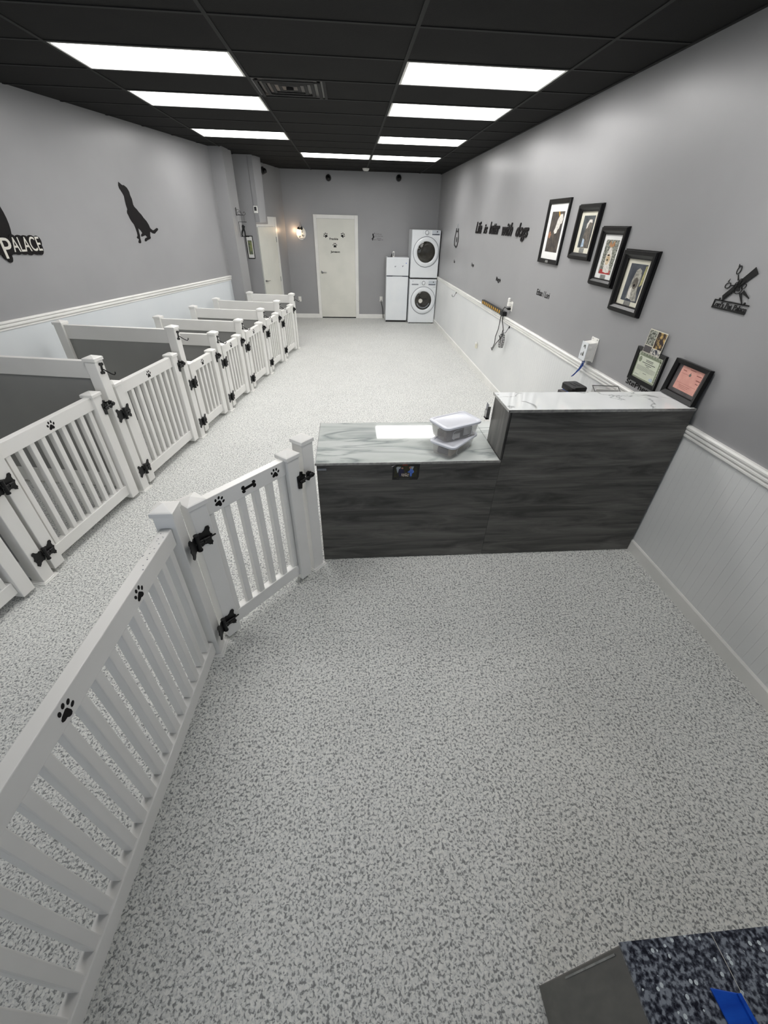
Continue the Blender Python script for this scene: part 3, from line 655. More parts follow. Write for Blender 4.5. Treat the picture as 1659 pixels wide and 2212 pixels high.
# sticker on the front
st = thing('photo_sticker', 'dark peeling photo sticker of two people on the counter front', 'sticker', basis((1, 0, 0), (0, 0, 1), (0, -1, 0), (.250, CY-.0005, .684)))
MB().poly([(0, 0), (.168, -.002), (.176, .018), (.178, .118), (.030, .118), (.002, .096)], 0, .0008).build('sticker_sheet', mat('sticker_black', rgb(14, 14, 12), .4), st)
MB().poly([(.012, .020), (.160, .020), (.162, .098), (.05, .110), (.014, .092)], .0008, .0011).build('picture_background', noise_mat('dark_garden_print', rgb(22, 24, 10), rgb(58, 54, 18), 40, .4), st)
MB().poly([(.034, .050), (.056, .096), (.032, .098), (.024, .090)], .0011, .0013).poly([(.112, .098), (.140, .098), (.128, .060), (.118, .062)], .0011, .0013).build('white_patches', noise_mat('pale_print', rgb(150, 160, 165), rgb(180, 185, 190), 60, .4), st)
MB().poly([(.044, .024), (.062, .024), (.064, .050), (.082, .052), (.074, .074), (.060, .086), (.042, .080), (.038, .056)], .0013, .0015).build('printed_person_navy', noise_mat('navy_print', rgb(16, 16, 44), rgb(26, 28, 70), 60, .4), st)
MB().poly([(.116, .024), (.128, .024), (.130, .044), (.142, .056), (.138, .070), (.120, .084), (.112, .068), (.098, .056), (.116, .050)], .0013, .0015).build('printed_person_blue', noise_mat('blue_print', rgb(60, 100, 190), rgb(96, 134, 214), 60, .4), st)
MB().poly(circ(.115, .090, .007), .0013, .0016).poly(circ(.064, .086, .007), .0013, .0016).build('printed_faces', mat('face_print', rgb(168, 120, 100), .4), st)
MB().box(.060, .110, .024, .048, .0013, .0016).build('printed_dogs', noise_mat('dog_print', rgb(60, 50, 40), rgb(190, 180, 170), 160, .4, lo=.45, hi=.55), st)
MB().poly([(.060, .104), (.100, .104), (.098, .116), (.064, .116)], .0013, .0016).build('printed_leaves', noise_mat('red_leaf_print', rgb(40, 16, 8), rgb(120, 40, 16), 90, .4), st)
add_text(MB(), 'CALL TO BOOK YOUR VISIT', .100, .005, .038, .012, .0009, .0003).build('caption', M['grey'], st) if False else MB().box(.030, .130, .011, .0125, .0009, .0012).box(.046, .116, .005, .0065, .0009, .0012).build('caption', M['ink'], st)
MB().add([(.000, .098, .001), (.030, .118, .001), (-.010, .104, .012), (.012, .112, .010)], [(0, 1, 3, 2), (2, 3, 1, 0)]).build('peeled_corner', M['mat_white'], st)
# ------------------------------------------------------------------ storage bins
def rrect(a, b, r, n=5):
    pts = []
    for cx, cy, a0 in ((a-r, b-r, 0), (-a+r, b-r, 90), (-a+r, -b+r, 180), (a-r, -b+r, 270)):
        for i in range(n+1):
            t = math.radians(a0+90*i/n); pts.append((cx+r*math.cos(t), cy+r*math.sin(t)))
    return pts
def loft(mb, rings, cap0=True, cap1=True, mi=0):
    k = len(mb.v); n = len(rings[0])
    for r in rings: mb.v += [tuple(p) for p in r]
    for i in range(len(rings)-1):
        for j in range(n): mb.f.append((k+i*n+j, k+i*n+(j+1) % n, k+(i+1)*n+(j+1) % n, k+(i+1)*n+j)); mb.m.append(mi)
    if cap0: mb.f.append(tuple(range(k, k+n))[::-1]); mb.m.append(mi)
    if cap1: mb.f.append(tuple(range(k+(len(rings)-1)*n, k+len(rings)*n))); mb.m.append(mi)
    return mb
def ringz(a, b, r, z): return [(x, y, z) for x, y in rrect(a, b, r)]
def bin_(T, a, b, h, label):      # a,b half sizes of the base
    o = thing('storage_bin', label, 'storage bin', T, 'clear bins on the low counter')
    t = .0018; g = .014
    loft(MB(), [ringz(a, b, .02, 0), ringz(a+g*.8, b+g*.8, .024, h*.93), ringz(a+g+.002, b+g+.002, .026, h*.94), ringz(a+g+.002, b+g+.002, .026, h),
                ringz(a+g*.8-t, b+g*.8-t, .024, h), ringz(a-t, b-t, .02, t)]).build('bin_body', M['clear'], o, smooth=True)
    A, B = a+g+.010, b+g+.010
    loft(MB(), [ringz(A, B, .036, h-.008), ringz(A+.001, B+.001, .037, h+.004), ringz(A-.004, B-.004, .034, h+.008), ringz(A-.018, B-.018, .03, h+.008), ringz(A-.022, B-.022, .028, h+.004)]).build('bin_lid', M['lid'], o, smooth=True)
    mb = MB()
    for sx in (-1, 1):
        mb.tube([(sx*(a*.45), -b-.001, .004), (sx*(a*.62), -b-.004, .02), (sx*(a*.62), -b-.008, h*.6), (sx*(a*.52), -b-.009, h*.72), (0, -b-.010, h*.76)], .0009, 5)
    mb.build('moulded_rib', M['lid'], o)
    return o
d1 = Vector((.791-.623, 2.444-2.269, 0)).normalized(); e1 = Vector((-d1.y, d1.x, 0))
zt = .8182
c1 = Vector((.632, 2.275, 0))+d1*.145+e1*.078
B1 = bin_(basis(d1, e1, (0, 0, 1), (c1.x, c1.y, zt)), .138, .074, .085, 'lower clear plastic bin with a white lid on the low counter')
d2v = Vector((.779-.580, 2.438-2.341, 0)).normalized(); e2 = Vector((-d2v.y, d2v.x, 0))
c2 = Vector((.585, 2.330, 0))+d2v*.135+e2*.075
B2 = bin_(basis(d2v, e2, (0, 0, 1), (c2.x+.005, c2.y+.005, zt+.0935)), .128, .078, .098, 'upper clear plastic bin with a white lid stacked on another bin')
def inside(T, spec, label, cat='grooming supplies'):
    o = thing('supply_items', label, cat, T)
    return o
T1 = B1.matrix_world; T2 = B2.matrix_world
def blk(T, cx, cy, z, a, b, h, rot, m, name, label, cat, group=None):
    mb = MB().box(-a, a, -b, b, 0, h).xf(T @ Matrix.Translation((cx, cy, z)) @ Matrix.Rotation(rot, 4, 'Z')); o = mb.build(name, m, None, bevel=.003); tag(o, label, cat, group); return o
M['dark'] = noise_mat('dark_card', rgb(70, 66, 68), rgb(96, 92, 92), 12, .5); M['navy'] = noise_mat('navy_cloth', rgb(34, 38, 60), rgb(52, 58, 84), 30, .7); M['tan'] = noise_mat('tan_card', rgb(150, 136, 122), rgb(172, 158, 142), 12, .6)
blk(T1, -.030, -.040, .003, .085, .012, .045, .05, M['tan'], 'card_box', 'tan card box standing in the lower bin', 'box')
blk(T1, .06, .02, .003, .060, .030, .038, .3, M['dark'], 'clipper_case', 'dark case lying in the lower bin', 'case')
blk(T1, -.095, .010, .003, .022, .040, .040, .2, M['navy'], 'cloth_roll', 'navy cloth folded at the end of the lower bin', 'cloth')
blk(T2, -.01, -.050, .003, .105, .012, .060, -.02, M['dark'], 'document_wallet', 'dark grey wallet standing in the upper bin', 'wallet')
blk(T2, .055, -.067, .012, .032, .0015, .058, 0, M['mat_white'], 'paper_label', 'white paper behind the side of the upper bin', 'paper')
blk(T2, -.035, -.067, .004, .030, .0015, .034, .03, M['mat_white'], 'receipt_slip', 'torn white slip low in the upper bin', 'paper')
blk(T2, -.06, .02, .003, .045, .035, .045, .4, M['dark'], 'spool_case', 'dark case at the back of the upper bin', 'case')
# ------------------------------------------------------------------ items behind the tall counter
wt = thing('work_table', 'grey wood work table standing behind the tall counter', 'table', Matrix.Translation((1.45, 2.585, 0)))
MB().box(0, W-1.45-.035, 0, .92, .765, .80).build('table_top', M['wood'], wt, bevel=.002)
for xx in (.01, W-1.45-.085):
    for yy in (.02, .86): MB().box(xx, xx+.04, yy, yy+.04, 0, .765).build('leg', M['black'], wt)
bx = thing('wipes_box', 'blue box with a black slotted lid on the table behind the tall counter', 'box', basis((.985, .12, 0), (-.12, .985, 0), (0, 0, 1), (1.86, 3.215, .80)))
loft(MB(), [ringz(.062, .088, .02, 0), ringz(.056, .080, .02, .150)]).build('box_body', noise_mat('blue_floral', rgb(20, 60, 170), rgb(70, 120, 215), 60, .4), bx, smooth=True)
loft(MB(), [ringz(.066, .088, .022, .150), ringz(.068, .090, .022, .190), ringz(.062, .084, .02, .198)]).build('box_lid', M['black'], bx, smooth=True)
MB().box(-.024, -.010, -.035, .035, .198, .200).box(.010, .024, -.035, .035, .198, .200).build('lid_slots', M['frame'], bx)
ck = tag(MB().box(-.005, .035, -.03, .03, 0, .16).xf(Matrix.Translation((1.735, 3.18, .80)) @ Matrix.Rotation(.3, 4, 'Z')).build('bottle_carton', M['dark'], None, bevel=.003), 'dark carton just left of the blue box behind the counter', 'carton')
fo = thing('document_rack', 'open grey rack of papers on the table behind the tall counter', 'document rack', basis((.97, -.12, 0), (.12, .97, 0), (0, 0, 1), (1.905, 2.88, .80)))
MB().box(0, .20, 0, .20, 0, .004).box(0, .004, 0, .20, .004, .17).box(.196, .20, 0, .20, .004, .17).box(.004, .196, .196, .20, .004, .235).box(.004, .196, 0, .004, .004, .15).build('rack_shell', M['clear'], fo)
q = MB()
for a, b in (((0, 0), (0, .2)), ((0, .2), (.2, .2)), ((.2, .2), (.2, 0)), ((0, 0), (.2, 0))): q.tube([(a[0], a[1], .17 if a[1] < .1 else .235), (b[0], b[1], .17 if b[1] < .1 else .235)], .003, 6)
q.build('black_edge', M['black'], fo)
for k in range(3): MB().box(.012, .19, .04+.05*k, .043+.05*k, .006, .20+.012*k).build('paper_sheet', M['mat_white' if k != 1 else 'dark'], fo)
# ------------------------------------------------------------------ framed pictures on the right wall
def frame_mb(w_, h_, t, d, step=True):
    prof = [(0, 0), (0, d*.55), (t*.12, d*.55), (t*.15, d), (t*.55, d), (t*.85, d*.6), (t, d*.55), (t, 0)] if step else [(0, 0), (0, d), (t, d*.7), (t, 0)]
    mb = MB(); k = len(prof); rings = []
    for cx, cy, sx, sy in ((0, 0, 1, 1), (w_, 0, -1, 1), (w_, h_, -1, -1), (0, h_, 1, -1)): rings.append([(cx+sx*o_, cy+sy*o_, z) for o_, z in prof])
    vs = [p for r in rings for p in r]; fs = []
    for i in range(4):
        j = (i+1) % 4
        for a in range(k):
            b = (a+1) % k; fs.append((i*k+a, j*k+a, j*k+b, i*k+b))
    return mb.add(vs, fs)
def picture(T, w_, h_, t, d, label, group, matm, marg, plate, pic, step=True, name='framed_photo'):
    """marg: (left, bottom, right, top) of the mat opening, measured from the frame's outer edge"""
    o = thing(name, label, 'picture', T, group)
    fixn(frame_mb(w_, h_, t, d, step).build('frame', M['frame'], o))
    MB().box(t*.8, w_-t*.8, t*.8, h_-t*.8, .002, .006).build('mat_board', matm, o)
    x0_, y0_, x1_, y1_ = marg[0], marg[1], w_-marg[2], h_-marg[3]
    pic(o, x0_, y0_, x1_, y1_)
    if plate:
        px, py, pw, ph, pz = plate
        MB().box(px-pw/2, px+pw/2, py, py+ph, pz, pz+.0015).build('name_plate', M['brass'], o, bevel=.0005)
    return o
GR = 'pet portraits climbing the right wall'
def dogprint(bg, parts):
    def f(o, x0_, y0_, x1_, y1_):
        base = MB().box(x0_, x1_, y0_, y1_, .006, .0075).build('photo_print', bg, o)
        for nm, m, pts in parts:
            q = MB().poly([(x0_+(x1_-x0_)*a, y0_+(y1_-y0_)*b) for a, b in pts], .0075, .0078+.0003*parts.index((nm, m, pts))); q.build(nm, m, base)
    return f
pbg = noise_mat('print_dark_brown', rgb(46, 42, 40), rgb(84, 74, 66), 22, .5); pbg2 = noise_mat('print_charcoal', rgb(44, 50, 54), rgb(78, 84, 86), 18, .5)
pbg3 = noise_mat('print_grey_green', rgb(60, 62, 54), rgb(170, 172, 160), 90, .5, lo=.4, hi=.62); pbg4 = noise_mat('print_slate', rgb(40, 46, 56), rgb(72, 78, 86), 14, .5)
wfur = noise_mat('print_white_fur', rgb(196, 192, 184), rgb(228, 224, 216), 60, .5); tfur = noise_mat('print_tan_fur', rgb(176, 150, 112), rgb(220, 204, 176), 60, .5); gfur = noise_mat('print_grey_fur', rgb(120, 120, 114), rgb(176, 172, 160), 60, .5)
dfur = noise_mat('print_dark_fur', rgb(74, 70, 64), rgb(108, 100, 90), 40, .5); redc = noise_mat('print_red', rgb(150, 34, 34), rgb(176, 50, 48), 30, .5)
head = circ(.5, .62, .27, .20, 18)
picture(on_right(5.243, 1.742), .509, .558, .040, .022, 'thin black framed photo with a wide white mat, highest and farthest of the four', GR, M['mat_white'], (.115, .105, .10, .105), (.255, .008, .07, .022, .022),
        dogprint(pbg, [('printed_pet', wfur, [(.42, .52), (.50, .62), (.56, .80), (.70, .93), (.88, .94), (.97, .84), (.95, .72), (.84, .70), (.80, .60), (.70, .56), (.66, .48), (.52, .46)]),
                       ('printed_leaves', noise_mat('print_orange', rgb(120, 70, 40), rgb(200, 150, 120), 60, .5), [(.05, .36), (.18, .34), (.26, .44), (.12, .52), (.02, .46)]),
                       ('printed_horn', M['yellow'], [(.52, 1.0), (.60, 1.0), (.68, .90), (.64, .88)])]), step=False)
picture(on_right(4.510, 1.818), .415, .420, .054, .034, 'framed photo of a shaggy dog, second frame from the left on the right wall', GR, M['mat_cream'], (.112, .095, .102, .085), (.205, .056, .085, .036, .0065),
        dogprint(pbg2, [('printed_pet', dfur, [(.30, .30), (.36, .55), (.42, .78), (.58, .90), (.80, .90), (.92, .78), (.90, .55), (.96, .0), (.55, .0), (.38, .12)]),
                        ('printed_highlight', wfur, [(.40, .74), (.58, .88), (.80, .88), (.86, .78), (.62, .80), (.50, .62), (.42, .60)]),
                        ('printed_collar', noise_mat('print_pale_blue', rgb(150, 170, 190), rgb(190, 200, 210), 30, .5), [(.30, .02), (.34, .30), (.50, .26), (.56, .04)])]))
picture(on_right(4.002, 1.655), .385, .424, .056, .030, 'framed photo of a tan dog in a red coat, third frame on the right wall', GR, M['mat_white'], (.100, .092, .092, .092), (.19, .050, .080, .036, .0065),
        dogprint(pbg3, [('printed_coat', redc, [(.05, 0), (.95, 0), (.92, .13), (.55, .10), (.10, .14)]),
                        ('printed_pet', wfur, [(.34, .06), (.30, .30), (.30, .55), (.38, .72), (.50, .82), (.62, .74), (.72, .56), (.72, .30), (.86, .06), (.60, .04)]),
                        ('printed_face', tfur, circ(.49, .44, .17, .17, 14)), ('printed_nose', M['vinylblack'], circ(.47, .42, .05, .035, 10)), ('printed_eyes', M['vinylblack'], circ(.47, .56, .10, .02, 10)),
                        ('printed_ears', noise_mat('print_fox', rgb(150, 100, 60), rgb(190, 150, 110), 50, .5), [(.30, .84), (.36, .98), (.50, .86), (.68, .98), (.74, .84), (.52, .78)])]))
picture(on_right(3.560, 1.515), .410, .424, .060, .036, 'framed photo of a grey shaggy dog, lowest and nearest of the four wall frames', GR, M['mat_cream'], (.108, .090, .094, .088), (.205, .052, .085, .038, .0065),
        dogprint(pbg4, [('printed_grass', noise_mat('print_straw', rgb(150, 146, 96), rgb(186, 180, 128), 40, .5), [(.86, .42), (1, .50), (1, .98), (.92, .96)]),
                        ('printed_pet', gfur, [(.28, .05), (.30, .30), (.36, .60), (.46, .84), (.60, .90), (.76, .84), (.84, .62), (.80, .36), (.94, .04), (.70, .02), (.50, .10)]),
                        ('printed_face', dfur, circ(.60, .50, .15, .16, 14)), ('printed_nose', M['vinylblack'], circ(.57, .44, .06, .04, 10)), ('printed_chest', wfur, [(.36, .08), (.34, .30), (.46, .40), (.52, .20), (.56, .06)])]))
# certificates
GC = 'framed papers propped above the counter'
def certpic(o, x0_, y0_, x1_, y1_):
    b = MB().box(x0_, x1_, y0_, y1_, .006, .0075).build('certificate', M['cert'], o); w_, h_ = x1_-x0_, y1_-y0_
    bm_ = MB(); n = 8
    top = [(x0_+.012, y1_-.030)]+[(x0_+.012+(w_-.024)*(i/(2*n)), y1_-(.018 if i % 2 == 0 else .008)) for i in range(2*n+1)]+[(x1_-.012, y1_-.030)]
    bm_.poly(top, .0075, .0082)
    rtp = [(x1_-.024, y0_+.010)]+[(x1_-(.014 if i % 2 == 0 else .007), y0_+.010+(h_-.030)*(i/16)) for i in range(17)]+[(x1_-.024, y1_-.022)]
    bm_.poly(rtp, .0075, .0082); bm_.box(x0_, x0_+.010, y0_, y1_-.03, .0075, .0082); bm_.box(x0_, x1_, y0_, y0_+.006, .0075, .0081); bm_.build('guilloche_border', M['certgreen'], b)
    s_ = MB().poly(circ(x0_+.035, y1_-.055, .016, .020), .0075, .0085); s_.build('seal', M['certgreen'], b)
    t_ = MB(); cx = (x0_+x1_)/2
    for k, (wd, yy, th) in enumerate(((.085, .045, .004), (.080, .054, .004), (.150, .066, .0045), (.075, .078, .004), (.035, .088, .003))): t_.box(cx-wd/2+.006, cx+wd/2+.006, y1_-yy-th, y1_-yy, .0075, .0082)
    for k in range(6): t_.box(x0_+.022, x1_-.032-.02*(k == 5), y1_-.098-.0055*k, y1_-.0968-.0055*k, .0075, .0080)
    t_.box(cx-.02, cx+.02, y1_-.140, y1_-.137, .0075, .0082).box(x0_+.03, x0_+.075, y0_+.022, y0_+.0235, .0075, .0082)
    t_.build('printed_lines', M['ink'], b)
    MB().poly(circ(x1_-.05, y0_+.022, .020, .012), .0075, .0084).build('blue_stamp', noise_mat('pale_blue_stamp', rgb(176, 192, 204), rgb(200, 210, 218), 60, .5), b)
picture(on_right(3.018, 1.118), .325, .236, .026, .020, 'black framed pale green certificate on the right wall behind the counter', GC, M['cert'], (.026, .030, .028, .024), None, certpic, step=False, name='framed_certificate')
def pinkpic(o, x0_, y0_, x1_, y1_):
    MB().box(x0_-.035, x1_+.01, y0_-.022, y1_+.012, .006, .007).build('dark_backing', M['dark'], o)
    b = MB().box(x0_, x1_, y0_, y1_, .007, .0085).build('licence_paper', M['pink'], o); t_ = MB()
    for a, c, yy, th in ((.10, .26, .16, .03), (.38, .64, .06, .022), (.74, .96, .18, .03), (.80, .98, .36, .04), (.84, .96, .50, .03), (.05, .95, .70, .006), (.20, .72, .78, .012), (.24, .66, .84, .012), (.30, .60, .90, .012), (.08, .42, .30, .008)):
        t_.box(x0_+(x1_-x0_)*a, x0_+(x1_-x0_)*c, y1_-(y1_-y0_)*(yy+th), y1_-(y1_-y0_)*yy, .0085, .0090)
    t_.build('printed_lines', M['inkpink'], b)
    cx, cy = x0_+(x1_-x0_)*.47, y1_-(y1_-y0_)*.27
    MB().poly([(cx-.006, cy-.010), (cx-.010, cy+.002), (cx-.004, cy+.004), (cx, cy+.014), (cx+.004, cy+.004), (cx+.010, cy+.002), (cx+.006, cy-.010)], .0085, .0092).build('crest', M['ink'], b)
pk_T = basis((0, -1, 0), (.10, 0, 1), (-1, 0, .10), (W-.034, 2.572, 1.1605))
picture(pk_T, .300, .222, .026, .030, 'thick black frame with a pink licence standing on the tall counter', GC, M['black'], (.062, .052, .048, .030), None, pinkpic, step=False, name='framed_licence')
# photo card
pc = thing('photo_card', 'photo collage card tucked above the green certificate', 'card', basis((0, -1, 0), (.03, 0, 1), (-1, 0, .03), (W-.018, 2.955, 1.330)))
MB().box(0, .190, 0, .155, 0, .002).build('card_sheet', M['mat_cream'], pc)
for q, m in (((.004, .088, .052, .150), pbg3), ((.094, .186, .044, .150), noise_mat('print_tan_dog', rgb(40, 26, 24), rgb(196, 164, 100), 26, .5, lo=.45, hi=.6)), ((.004, .088, .004, .047), M['dark']), ((.094, .186, .004, .040), noise_mat('print_two_dogs', rgb(40, 44, 60), rgb(210, 206, 196), 50, .5, lo=.42, hi=.58))):
    MB().box(q[0], q[1], q[2], q[3], .002, .0026).build('collage_picture', m, pc)
# ------------------------------------------------------------------ wall lettering, right
def wall_text(name, txt, y, z, w_, h_, label, cat='decal', group=None, shear=0, offset=.006, depth=.002, spacing=1):
    T = on_right(y, z); mb = add_text(MB(), txt, w_, h_, 0, 0, 0.0005, depth, shear, offset, spacing=spacing)
    o = mb.build(name, M['vinylblack']); o.matrix_world = T; tag(o, label, cat, group); return o
GN = 'small black names along the right wall'
wall_text('name_decal', 'Gia', 9.60, 1.438, .11, .050, 'shortest and farthest small black name on the right wall', 'decal', GN, .1)
wall_text('name_decal', 'Hope', 8.17, 1.480, .17, .055, 'second farthest small black name on the right wall, below the big slogan', 'decal', GN, .1)
wall_text('name_decal', 'Maggie', 6.68, 1.408, .22, .055, 'small black name on the right wall above the power strip', 'decal', GN, .1)
wall_text('name_decal', 'Ethan / Lori', 5.12, 1.425, .36, .060, 'two small black names with a slash on the right wall', 'decal', GN, .1)
wall_text('name_decal', 'StePhen', 3.035, 1.072, .285, .038, 'black name on the wall under the green certificate', 'decal', GN, .05)
sl = thing('slogan_sign', 'black cut-out script slogan about dogs on the right wall', 'sign', on_right(8.144, 1.965))
for txt, a, b, cap, base in (('Life', 8.160, 7.79, .150, .0), ('is', 7.67, 7.46, .120, .005), ('better', 7.355, 6.86, .145, .005), ('with', 6.73, 6.30, .140, -.002), ('dogs', 6.16, 5.72, .140, -.004)):
    add_text(MB(), txt, a-b, cap, 8.144-a, base, .004, .008, .35, .022).build('script_word', M['vinylblack'], sl)
# scissors and comb sign
ps = thing('metal_sign', "black metal shop sign with comb, scissors and paw on the right wall", 'sign', on_right(2.40, 1.70, .004))
m_ = MB(); z0_, z1_ = 0, .003
m_.poly([(-.118, .0345), (.130, .0355), (.130, .0285), (-.1195, .0275)], z0_, z1_).poly([(-.120, -.004), (.127, -.002), (.126, -.0135), (-.121, -.0115)], z0_, z1_)
m_.poly([(-.1195, .030), (-.113, .030), (-.113, -.008), (-.1195, -.008)], z0_, z1_).poly(circ(-.085, .038, .006, .007, 12), z0_, z1_).poly(circ(.095, .038, .006, .007, 12), z0_, z1_)
m_.build('sign_border', M['iron'], ps)
add_text(MB(), "Lori's Pet Palace", .243, .027, -.117, -.002, 0, .003, .05, .012).build('sign_lettering', M['iron'], ps)
m_ = MB().poly([(-.0765, .0566), (.0591, .2079), (.0897, .1812), (.0897, .1812), (-.0075, .0790), (-.050, .030), (-.0545, .0290)][:3]+[(.0897, .1812), (-.0005, .0990), (-.060, .0420), (-.0545, .0330), (-.0560, .0285), (-.0640, .0300)], z0_, z1_)
for k in range(9):
    t = k/8; bx_, by_ = -.062+t*.057, .046+t*.052; m_.poly([(bx_-.0016, by_+.003), (bx_+.0016, by_+.005), (bx_+.0095, by_-.008), (bx_+.0065, by_-.010)], z0_, z1_)
m_.build('comb', M['iron'], ps)
m_ = MB()
def ring(mb, cx, cy, rx, ry, t, rot):
    a = [(p[0], p[1]) for p in circ(cx, cy, rx, ry, 24, rot=rot)]; b = [(p[0], p[1]) for p in circ(cx, cy, rx-t, ry-t, 24, rot=rot)]
    n = 24; vs = [(p[0], p[1], z0_) for p in a+b]+[(p[0], p[1], z1_) for p in a+b]; fs = []
    for i in range(n):
        j = (i+1) % n; fs += [(i+2*n, j+2*n, j+3*n, i+3*n), (i, j, j+2*n, i+2*n), (j+n, i+n, i+3*n, j+3*n), (j, i, i+n, j+n)]
    mb.add(vs, fs)
m_ = MB(); ring(m_, -.0415, .187, .014, .022, .0045, -.15); m_.poly([(-.036, .166), (-.030, .164), (-.012, .140), (-.020, .138)], z0_, z1_).poly([(-.055, .200), (-.047, .206), (-.0575, .2147)], z0_, z1_).build('scissor_handle', M['iron'], ps)
m_ = MB(); ring(m_, -.071, .108, .020, .0155, .0045, .35); m_.poly([(-.053, .113), (-.051, .108), (-.020, .110), (-.022, .116)], z0_, z1_).poly([(-.083, .124), (-.076, .126), (-.0741, .1411)], z0_, z1_).build('scissor_handle', M['iron'], ps)
MB().poly([(.0269, .0806), (.0432, .0845), (.0832, .0316), (.079, .031)], z0_, z1_).build('scissor_blade', M['iron'], ps)
MB().poly([(.0432, .0845), (.0522, .0988), (.1065, .0672), (.105, .064)], z0_, z1_).build('scissor_blade', M['iron'], ps)
m_ = MB()
for cx, cy, r_ in ((-.0161, .1156, .3), (-.0001, .1343, .1), (.0231, .1339, -.2), (.0385, .1151, -.5)): ring(m_, cx, cy, .0115, .0165, .003, r_-.4)
ring(m_, .0126, .0960, .026, .021, .0035, .2); m_.poly([(.002, .100), (.012, .108), (.020, .102), (.026, .092), (.016, .088), (.004, .090)], z0_, z1_)
m_.build('paw_outline', M['iron'], ps)
# cat sign hung on a cord
ct = thing('pet_sign', 'small black outline pet sign hanging at the far end of the right wall', 'sign', on_right(9.54, 1.70, .004))
m_ = MB()
cat_o = [(-.13, .03), (-.16, .10), (-.14, .19), (-.10, .24), (-.09, .31), (-.04, .26), (.04, .26), (.09, .31), (.10, .25), (.15, .19), (.15, .10), (.11, .03), (.02, .0)]
m_.tube([(x, y, .004) for x, y in cat_o+cat_o[:1]], .007, 6); m_.poly(circ(.0, .13, .035, .045, 14), 0, .004); m_.poly([(-.10, .03), (.08, .03), (.03, .0), (-.05, .0)], 0, .004)
m_.build('pet_outline', M['iron'], ct)
MB().tube([(-.07, .27, .003), (.0, .39, .003), (.07, .27, .003)], .003, 6).build('cord', M['grey'], ct)
# ------------------------------------------------------------------ outlets, power strip, hooks
def outlet(T, label, plugin=False):
    o = thing('wall_outlet', label, 'outlet', T)
    MB().box(-.035, .035, -.057, .057, 0, .005).build('cover_plate', M['outlet'], o, bevel=.002)
    for yy in (-.022, .022):
        f = loft(MB(), [[(x, y+yy, .005) for x, y in rrect(.017, .014, .006, 3)], [(x, y+yy, .007) for x, y in rrect(.016, .013, .006, 3)]]); q = f.build('socket', M['outlet'], o)
        MB().box(-.008, -.0055, yy-.006, yy+.006, .007, .0075).box(.0055, .008, yy-.005, yy+.005, .007, .0075).cyl((0, yy-.009, .007), (0, yy-.009, .0075), .0025, 8).build('slots', M['black'], q)
    return o
outlet(on_back(-1.268, .438), 'white wall outlet low on the back wall beside the last kennel post')
ol = outlet(on_right(5.835, 1.192), 'white wall outlet above the chair rail with two plugs in it')
outlet(on_back(.830, .46), 'white wall outlet low on the back wall beside the fridge')
outlet(on_right(10.69, .44), 'white wall outlet low on the right wall near the washer')
al = thing('plug_adapter', 'white plug-in air freshener in the outlet above the power strip', 'air freshener', on_right(5.865, 1.200, .008))
MB().box(-.022, .022, -.012, .040, 0, .045).build('adapter_body', M['outlet'], al, bevel=.008, seg=3)
MB().lathe([(.016, 0), (.019, .02), (.019, .045), (.010, .055)], 18, 0, Matrix.Translation((0, .035, .03)) @ Matrix.Rotation(-math.pi/2, 4, 'X')).build('refill_bottle', M['outlet'], al, smooth=True)
af = thing('air_freshener', 'white plug-in air freshener low on the right wainscot', 'air freshener', on_right(7.085, .40, .012))
MB().box(-.024, .024, -.04, .03, 0, .035).build('adapter_body', M['mat_cream'], af, bevel=.008, seg=3)
MB().lathe([(.015, 0), (.018, .02), (.012, .03)], 16, 0, Matrix.Translation((0, .03, .02)) @ Matrix.Rotation(-math.pi/2, 4, 'X')).build('refill_cap', M['outlet'], af, smooth=True)
pw = thing('power_strip', 'long black power strip with yellow sockets lying on the chair rail', 'power strip', on_right(7.09, 1.050, .0))
MB().box(0, 1.12, -.002, .052, .002, .045).build('strip_body', M['black'], pw, bevel=.004)
s_ = MB()
for k in range(10): s_.box(.05+.095*k, .088+.095*k, .006, .044, .045, .047)
s_.build('yellow_sockets', M['yellow'], pw)
MB().box(.99, 1.11, -.004, .054, .045, .058).build('switch_end', M['black'], pw, bevel=.003)
cdp = pw; TC = Matrix.Translation((7.09-5.95, 1.16-1.050, 0))
MB().tube([(.10, -.00, .055), (.085, .0, .05), (.02, .01, .06), (-.06, -.05, .06), (-.10, -.14, .05), (-.16, -.30, .035), (-.24, -.42, .03), (-.235, -.52, .03), (-.30, -.60, .03), (-.335, -.60, .035), (-.30, -.63, .03), (-.16, -.50, .035), (.035, -.36, .03), (.03, -.28, .028), (-.02, -.17, .045), (-.03, -.06, .055)], .0055, 8).xf(TC).build('power_cord', M['black'], cdp, smooth=True)
MB().box(.085, .12, -.014, .014, .01, .05).xf(TC).build('plug', M['black'], cdp, bevel=.004)
def jhook(T, label, bonep=False):
    o = thing('wall_hook', label, 'hook', T)
    q = bone(MB(), .075, .034, 0, .005, rot=math.pi/2); q.build('hook_plate', M['iron'], o)
    MB().tube([(0, -.01, .004), (.002, -.05, .02), (.004, -.095, .045), (.0, -.10, .07), (-.0, -.085, .085), (0, -.06, .088)], .004, 8).build('hook_arm', M['iron'], o, smooth=True)
    return o
jhook(on_right(9.02, .985, .011), 'black bone hook on the right wainscot nearest the washer')
jhook(on_right(5.745, .975, .011), 'black bone hook on the right wainscot holding a muzzle basket')
mz = thing('basket_muzzle', 'black wire basket muzzle hanging below the power strip', 'muzzle', on_right(5.765, .80, .03))
q = MB()
for k in range(6):
    t = k/5; q.tube([(r*math.cos(a), -.11+.16*t, .05+r*.8*math.sin(a)) for r in (.030+.014*math.sin(math.pi*t*.8+.3),) for a in [2*math.pi*i/14 for i in range(15)]], .0035, 6)
